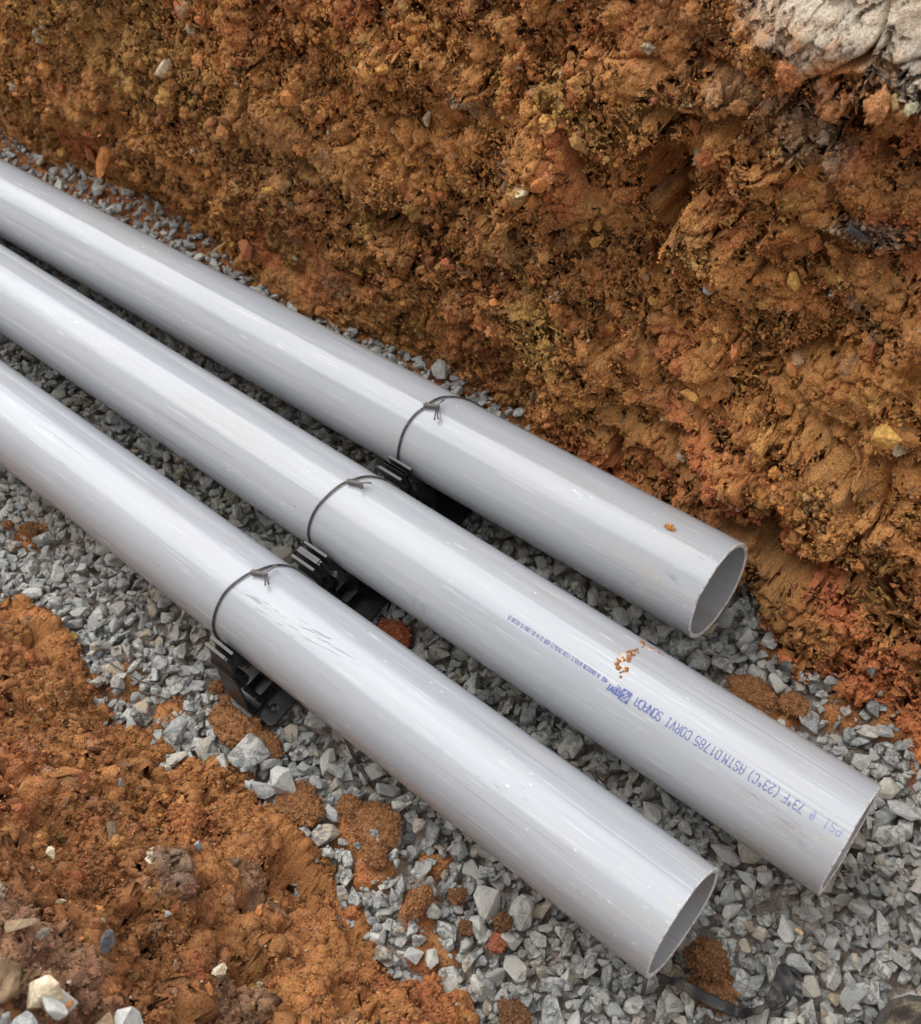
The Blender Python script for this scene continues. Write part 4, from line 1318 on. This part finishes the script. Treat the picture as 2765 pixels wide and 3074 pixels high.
def full_path(tab):
    """tab: (x, degrees) from the near side over the top; continued underneath to close the ring"""
    tab = [(x, a) for x, a in tab]
    x0, a0 = tab[0]; x1, a1 = tab[-1]
    ext = [(x0 + (x1 - x0) * 0.3, a0 + 45), (x0 + (x1 - x0) * .5, 270), (x0 + (x1 - x0) * .8, a1 + 360 - 45)]
    return spline(tab[::1], 60).tolist(), spline([tab[0]] + ext + [(x1, a1 + 360)], 40).tolist()


TIES = [
    (0, [(-.7130, 181), (-.7101, 150), (-.7088, 126), (-.7058, 107), (-.7013, 93), (-.7000, 82), (-.6965, 68), (-.690, 55), (-.683, 42), (-.674, 28), (-.667, 12), (-.664, -5)],
     (-.7023, 92, -.6850, 86), [(-.6756, 103), (-.6725, 100.5)], (-.6873, 75), 'wire tie round the far pipe with two loose ends hanging down'),
    (1, [(-.7208, 181), (-.7212, 156), (-.7199, 142), (-.7171, 123), (-.7129, 107), (-.7098, 93), (-.7066, 80), (-.702, 68), (-.699, 55), (-.694, 42), (-.685, 26), (-.678, 10), (-.676, -5)],
     (-.7045, 79, -.6875, 74), [(-.6805, 80), (-.6812, 77.5)], (-.6800, 66), 'wire tie round the middle pipe with a curled tail'),
    (2, [(-.7260, 185), (-.7252, 168), (-.7239, 151), (-.7222, 132), (-.7202, 112), (-.7157, 94.5), (-.7114, 79), (-.7070, 68), (-.705, 55), (-.7025, 42), (-.698, 27), (-.688, 15), (-.6768, 2), (-.676, -10)],
     (-.7100, 79, -.6935, 72), [(-.6815, 83), (-.6795, 80)], (-.6985, 55), 'wire tie round the nearest pipe, its tail ends bent down')]
for k, tab, kn, tails, tail2, lab in TIES:
    root = empty('wire_tie', (kn[0], PIPES[k][0], R)); tag(root, lab, 'wire', 'twisted wire ties holding the pipes')
    top, bot = full_path(tab)
    y0, t, xe = PIPES[k]
    inv = Matrix.Translation(root.location).inverted()
    rw = .00082
    for s in (-1, 1):
        P1 = [(x + s * (.0011 + .0006 * math.sin(math.radians(a) * 2 + s)), a) for x, a in top]
        P2 = [(x + s * .0011, a) for x, a in bot]
        rad = [R + rw + .0003 + (.0007 if s > 0 else 0) * math.sin(math.radians(a)) ** 2 for x, a in P1]
        pts = [(x, y0 + t * x + r_ * math.cos(math.radians(a)), r_ * math.sin(math.radians(a))) for (x, a), r_ in zip(P1, rad)]
        o = obj('loop', mesh_py(*join([tube(pts, rw, 8), tube(ring(k, P2, R + rw + .0003), rw, 6)]), True), M_WIRE, root)
        o.matrix_parent_inverse = inv
    # twisted knot: two strands wound round each other
    V0 = []
    A0 = np.array(ring(k, [(kn[0], kn[1])], R + .0040)[0]); A1 = np.array(ring(k, [(kn[2], kn[3])], R + .0052)[0])
    ax = (A1 - A0); L = np.linalg.norm(ax); ax /= L
    nn = np.array((0, math.cos(math.radians(kn[1])), math.sin(math.radians(kn[1])))); nn -= ax * (nn @ ax); nn /= np.linalg.norm(nn); bb = np.cross(ax, nn)
    parts = []
    for s in (0, math.pi):
        pts = []
        for i in range(70):
            u_ = i / 69; ang = s + u_ * 2 * math.pi * 4.2
            rad = .0019 + (.0009 if u_ < .18 else 0)
            pts.append(A0 + ax * L * u_ + (nn * math.cos(ang) + bb * math.sin(ang)) * rad)
        parts.append(tube(pts, .0010, 8))
    o = obj('twist', mesh_py(*join(parts), True), M_WIREBRIGHT, root); o.matrix_parent_inverse = inv
    # loose ends
    parts = []
    for i, (x, a) in enumerate(tails):
        B1 = np.array(ring(k, [(x, a)], R + .0072)[0])
        mid = (A1 * .55 + B1 * .45) + nn * .0035
        parts.append(tube(spline([A1, mid, B1], 12), .00095, 8))
    o = obj('tail', mesh_py(*join(parts), True), M_WIRE, root); o.matrix_parent_inverse = inv
    B1 = np.array(ring(k, [tail2], R + .0062)[0])
    o = obj('tail', mesh_py(*tube(spline([A1 - ax * .004, (A1 + B1) / 2 + nn * .002, B1], 10), .0011, 8), True), M_WIREBRIGHT, root); o.matrix_parent_inverse = inv


# ------------------------------------------------------------------ black spacers
def strip2d(pts, th, x0, x1):
    """bent sheet: polyline in (y, z), thickness th, drawn out from x0 to x1"""
    P_ = [np.array(p_, float) for p_ in pts]; n = len(P_); off = []
    for i in range(n):
        d = P_[min(i + 1, n - 1)] - P_[max(i - 1, 0)]; d /= np.linalg.norm(d); off.append(np.array((-d[1], d[0])))
    V_ = []
    for i in range(n):
        for s in (1, -1):
            q = P_[i] + off[i] * s * th / 2
            for x in (x0, x1): V_.append((x, q[0], q[1]))
    F_ = []
    for i in range(n - 1):
        a = i * 4; b = a + 4
        F_ += [(a, a + 1, b + 1, b), (a + 2, b + 2, b + 3, a + 3), (a + 1, a + 3, b + 3, b + 1), (a, b, b + 2, a + 2)]
    F_ += [(0, 2, 3, 1), (4 * n - 4, 4 * n - 3, 4 * n - 1, 4 * n - 2)]
    return V_, F_


def arc2(cy, cz, r, a0, a1, n=14):
    return [(cy + r * math.cos(math.radians(a0 + (a1 - a0) * i / (n - 1))), cz + r * math.sin(math.radians(a0 + (a1 - a0) * i / (n - 1)))) for i in range(n)]


XL, XR = -.7170, -.6800
PITCH = .1545


def spacer(k, label, outer, last=False):
    y0, t, xe = PIPES[k]
    yk = y0 + t * -.7
    m = yk - PITCH / 2          # near junction
    root = empty('pipe_spacer', (-.70, yk, GZ)); tag(root, label, 'pipe spacer', 'black plastic spacers carrying the pipes')
    inv = Matrix.Translation(root.location).inverted()
    def add(name, vf, smooth=False):
        o = obj(name, mesh_py(*vf, smooth), M_BLACK, root); o.matrix_parent_inverse = inv
        return o
    # base plate with a nail hole: ring of quads round the hole, then the rest
    pz0, pz1 = GZ + .0005, GZ + .0035
    yb0, yb1 = yk - PITCH / 2 - (.008 if outer else -.0006), (yk + .05 if last else yk + PITCH / 2 - .0006)
    hx_, hy_, hr = -.667, yb0 + .019, .0062
    V_ = []; F_ = []
    N = 24
    if not outer: hr = .0002
    bx0, bx1, by0, by1 = -.686, -.652, yb0, yb0 + .036
    for z in (pz1, pz0):
        for i in range(N):
            a = 2 * math.pi * i / N; V_.append((hx_ + hr * math.cos(a), hy_ + hr * math.sin(a), z))
        for i in range(N):
            a = 2 * math.pi * i / N; c, s = math.cos(a), math.sin(a)
            tt = min((bx1 - hx_) / c if c > 1e-6 else 9, (bx0 - hx_) / c if c < -1e-6 else 9, (by1 - hy_) / s if s > 1e-6 else 9, (by0 - hy_) / s if s < -1e-6 else 9)
            V_.append((hx_ + tt * c, hy_ + tt * s, z))
    for i in range(N):
        j = (i + 1) % N
        F_ += [(i, N + i, N + j, j), (2 * N + i, 2 * N + j, 3 * N + j, 3 * N + i), (i, j, 2 * N + j, 2 * N + i), (N + i, 3 * N + i, 3 * N + j, N + j)]
    add('base_plate', join([(V_, F_), box(bx0, bx1, by1, yb1, pz0, pz1), box(-.732, bx0, yb0, yb1, pz0, pz1)]))
    for x in (-.7135, -.6905):
        add('rib', box(x, x + .0045, yb0 + .012, yb1 - .004, pz1 - .0004, pz1 + .012))
    # saddle under the pipe on two webs
    add('saddle', strip2d(arc2(yk, 0, R + .0026, 207, 333, 26), .0035, XL, XR), True)
    for s in (-1, 1):
        add('web', strip2d([(yk + s * .040, -.046), (yk + s * .044, -.075), (yk + s * .047, pz1)], .0032, XL + .003, XR - .003))
    # interlocking sides
    for s in ((1,) if last else (1, -1)):
        mm = m if s == 1 else m + PITCH
        o_ = lambda d, z: (mm + s * d, z)
        fl = 1.0 if (outer and s == 1) else .0
        def c(d, z): return o_(d if d > .0022 or fl else .0022 + .0004, z)
        fork = [o_(.0125, .019), o_(.0125, .005), o_(.0105, .000), o_(.0055, -.003)]
        add('hook', join([strip2d(fork + [c(.001, -.008), c(-.0035, -.013), c(-.0035, -.028), c(-.002, -.036)] + [o_(.004 + .0075 * math.cos(math.radians(a)), -.034 + .0075 * math.sin(math.radians(a))) for a in range(215, 460, 22)], .0024, XL, XR),
                          strip2d([o_(.0035, .0195), o_(.0035, .004), c(.0010, -.006)], .0024, XL, XR),
                          box(XL, XR, *sorted((o_(.0108, 0)[0], o_(.0142, 0)[0])), .0175, .0200), box(XL + .001, XR - .003, *sorted((o_(.0018, 0)[0], o_(.0052, 0)[0])), .0180, .0205)]), False)
        add('side_wall', strip2d([c(-.0035, -.034), c(-.0075, -.060), c(-.011, -.084), c(-.010, -.090)] + [o_(.001 + .0085 * math.cos(math.radians(a)), -.0900 + .0082 * math.sin(math.radians(a))) for a in range(200, 440, 24)], .0026, XL, XR))
        add('foot', strip2d([c(-.020, pz1 + .002), c(-.012, pz1 + .002), c(-.004, pz1 - .001)], .0035, XL, XR))
        # arm from the fork to the saddle
        add('arm', strip2d([o_(.0085, -.0015), o_(.014, -.011), o_(.021, -.016), (yk - s * .0525, -.0275), (yk - s * .046, -.0385)], .0030, XL, XR))
    return root


spacer(2, 'black spacer under the nearest pipe, hooks and nail hole sticking out', True)
spacer(1, 'black spacer under the middle printed pipe', False)
spacer(0, 'black spacer under the pipe nearest the far wall', False, True)


# ------------------------------------------------------------------ loose wires, plastic scrap, boot
def surf_z(x, y):
    i, j = int((x - HX0) / RES), int((y - HY0) / RES)
    if 1 < i < NXH - 2 and 1 < j < NYH - 2: return float(hm[i - 1:i + 2, j - 1:j + 2].max())
    return GZ


def lay(pts, r, lift=.0, n=40):
    Q = spline([(x, y, 0) for x, y in pts], n)
    z = np.array([surf_z(q[0], q[1]) for q in Q])
    z = np.convolve(np.pad(z, 3, 'edge'), np.ones(7) / 7, 'valid')
    Q[:, 2] = z + r + lift
    return Q


for pts, lab in [([(-.954, .044), (-.921, .054), (-.89, .058), (-.861, .061), (-.835, .067), (-.81, .080)], 'thin loose wire on the gravel left of the black spacer, the longer upper one'),
                 ([(-.871, .025), (-.851, .041), (-.829, .055), (-.796, .070), (-.762, .084)], 'thin loose wire bent over the gravel, the lower one near the bank'),
                 ([(-.573, .165), (-.544, .153), (-.52, .145), (-.506, .142)], 'dark wire end poking out from under the nearest pipe')]:
    tag(obj('loose_wire', mesh_py(*tube(lay(pts, .0009, .0015), .0009, 7), True), M_WIRE), lab, 'wire', 'loose bits of tie wire')
Q = lay([(-.573, .1665), (-.544, .1555), (-.52, .1475), (-.508, .1435)], .0008, .0015)
tag(obj('loose_wire', mesh_py(*tube(Q, .0008, 7), True), M_WIRE), 'second strand beside the wire end poking out from under the nearest pipe', 'wire', 'loose bits of tie wire')
tag(obj('loose_wire', mesh_py(*tube([(-.157, .163, -.088), (-.1545, .156, -.094), (-.152, .148, -.097)], .0022, 8), True), M_WIRE), 'short thick dark wire stub below the nearest pipe end', 'wire', 'loose bits of tie wire')

M_SCRAP = plain('dusty_black_plastic', (.022, .021, .021), .55, .4, .5, 220, .35, (.09, .075, .06))
root = empty('plastic_scrap', (-.10, .19, GZ)); tag(root, 'muddy torn strip of black plastic with a leaf-shaped flap on the gravel', 'plastic scrap')
inv = Matrix.Translation(root.location).inverted()
ctr = lay([(-.148, .172), (-.130, .177), (-.111, .181), (-.092, .186), (-.075, .192), (-.062, .199), (-.056, .211), (-.050, .224)], .002, .0080, 60)
V_ = []; F_ = []
for i, q in enumerate(ctr):
    d = ctr[min(i + 1, 59)] - ctr[max(i - 1, 0)]; d[2] = 0; d /= np.linalg.norm(d); s = np.array((-d[1], d[0], 0))
    wd = (.0030 + .0026 * math.sin(math.pi * min(1, i / 44)) + .0006 * math.sin(i * .9)) * (1 if i < 56 else .6)
    for a in range(10):
        an = 2 * math.pi * a / 10; V_.append(q + s * wd * math.cos(an) + np.array((0, 0, .0015)) * (1 + math.sin(an)) * (1 + .3 * math.cos(2 * an)))
for i in range(59):
    for a in range(10): F_.append((i * 10 + a, i * 10 + (a + 1) % 10, (i + 1) * 10 + (a + 1) % 10, (i + 1) * 10 + a))
F_ += [tuple(range(9, -1, -1)), tuple(590 + a for a in range(10))]
o = obj('strip', mesh_py(V_, F_, True), M_SCRAP, root); o.matrix_parent_inverse = inv
# flap: bent sheet with thickness
outl = spline([(-.060, .207), (-.0625, .220), (-.0640, .234), (-.0675, .247), (-.063, .2535), (-.0545, .2505), (-.0475, .244), (-.044, .236), (-.0445, .225), (-.050, .213), (-.060, .207)], 60)[:-1]
cz = surf_z(-.055, .23)
bm = bmesh.new()
NR = 8
cx_, cy_ = -.0555, .232
rings_ = []
for j in range(NR + 1):
    ring_ = []
    for i, (x, y) in enumerate(outl):
        u_ = j / NR; X = cx_ + (x - cx_) * u_ * .999; Y = cy_ + (y - cy_) * u_
        Z = cz + .0045 + .05 * (X - cx_) + 28 * (X - cx_) ** 2 + .0014 * math.sin(Y * 330 + X * 150) + .10 * (Y - cy_)
        ring_.append((X, Y, Z))
        if j == 0: break
    rings_.append([bm.verts.new(q) for q in ring_])
n = len(outl)
for i in range(n): bm.faces.new((rings_[0][0], rings_[1][i], rings_[1][(i + 1) % n]))
for j in range(1, NR):
    for i in range(n): bm.faces.new((rings_[j][i], rings_[j + 1][i], rings_[j + 1][(i + 1) % n], rings_[j][(i + 1) % n]))
bmesh.ops.recalc_face_normals(bm, faces=bm.faces[:])
bmesh.ops.solidify(bm, geom=bm.faces[:], thickness=.0014)
me = bpy.data.meshes.new('m'); bm.to_mesh(me); bm.free(); me.polygons.foreach_set('use_smooth', np.ones(len(me.polygons), bool))
o = obj('flap', me, M_SCRAP, root); o.matrix_parent_inverse = inv
Q = lay([(-.0655, .250), (-.057, .254), (-.050, .2535), (-.044, .2500)], .0015, .003, 16)
o = obj('torn_tab', mesh_py(*tube(Q, [.0016 + .0014 * math.sin(i / 15 * 3.14) for i in range(16)], 8), True), M_SCRAP, root); o.matrix_parent_inverse = inv


def boot():
    """toe of a dusty work boot entering at the lower right corner"""
    T = NT('dusty_boot_fabric', .9, .2)
    p = T.n('TexCoord').outputs['Object']
    wv = T.n('TexVoronoi', Vector=T.mapping(p, (1, 1, 1.0)), Scale=520)
    c = T.mix(T.ramp(T.noise(p, 40, 4, .65), .42, .60), (.045, .035, .028), (.34, .28, .19))
    c = T.mix(T.ramp(wv.outputs['Distance'], .15, .45, 0, .6), c, (.03, .025, .02))
    T.put(T.b.inputs['Base Color'], c); T.put(T.b.inputs['Normal'], T.bump(wv.outputs['Distance'], .8, .001))
    M_RUB = plain('boot_rubber', (.035, .028, .024), .6, .4, .3, 200, .3, (.12, .09, .06))
    root = empty('work_boot', (.07, .26, GZ)); tag(root, 'toe of a dusty dark work boot at the bottom right corner', 'boot')
    inv = Matrix.Translation(root.location).inverted()
    ax = np.array((.80, -.60, 0)); sd = np.array((.60, .80, 0)); tip = np.array((.034, .287, -.100))
    prof_ = [(0, .004, .012), (.006, .018, .024), (.018, .030, .034), (.035, .038, .043), (.06, .044, .050), (.10, .047, .062), (.14, .045, .080), (.18, .040, .11), (.23, .038, .16), (.28, .03, .17)]
    V_ = []; F_ = []; NS = 20
    for t_, w_, h_ in prof_:
        for a in range(NS + 1):
            an = math.pi * a / NS; V_.append(tip + ax * t_ + sd * w_ * math.cos(an) + np.array((0, 0, .006 + h_ * math.sin(an) ** .8)))
    for i in range(len(prof_) - 1):
        for a in range(NS): F_.append((i * (NS + 1) + a, (i + 1) * (NS + 1) + a, (i + 1) * (NS + 1) + a + 1, i * (NS + 1) + a + 1))
    F_.append(tuple(range(NS, -1, -1))); F_.append(tuple((len(prof_) - 1) * (NS + 1) + a for a in range(NS + 1)))
    o = obj('upper', mesh_py(V_, F_, True), T.m, root); o.matrix_parent_inverse = inv
    V_ = []; F_ = []
    outl_ = [(t_ - .004, w_ + .004) for t_, w_, h_ in prof_]
    pts = [tip + ax * t_ + sd * w_ for t_, w_ in outl_] + [tip + ax * t_ - sd * w_ for t_, w_ in reversed(outl_)]
    for z in (-.012, -.004, .004, .010):
        for q in pts: V_.append(q + np.array((0, 0, z)))
    n_ = len(pts)
    for j in range(3):
        for i in range(n_): F_.append((j * n_ + i, j * n_ + (i + 1) % n_, (j + 1) * n_ + (i + 1) % n_, (j + 1) * n_ + i))
    F_.append(tuple(range(n_))); F_.append(tuple(3 * n_ + i for i in range(n_ - 1, -1, -1)))
    o = obj('sole', mesh_py(V_, F_), M_RUB, root); o.matrix_parent_inverse = inv


boot()
# small straw and chip
M_STRAW = plain('straw', (.55, .38, .2), .8, .3)
tag(obj('straw', mesh_py(*tube([(-1.335, .628, -.085), (-1.315, .642, -.072), (-1.30, .653, -.062)], .0011, 6), True), M_STRAW), 'short pale straw caught between stones at the foot of the far wall', 'straw')
tag(obj('wood_chip', mesh_py(*box(-.0725, -.0650, .287, .2905, surf_z(-.069, .289) + .0005, surf_z(-.069, .289) + .0030)), M_STRAW), 'tiny tan wood chip on the gravel at lower right', 'wood chip')
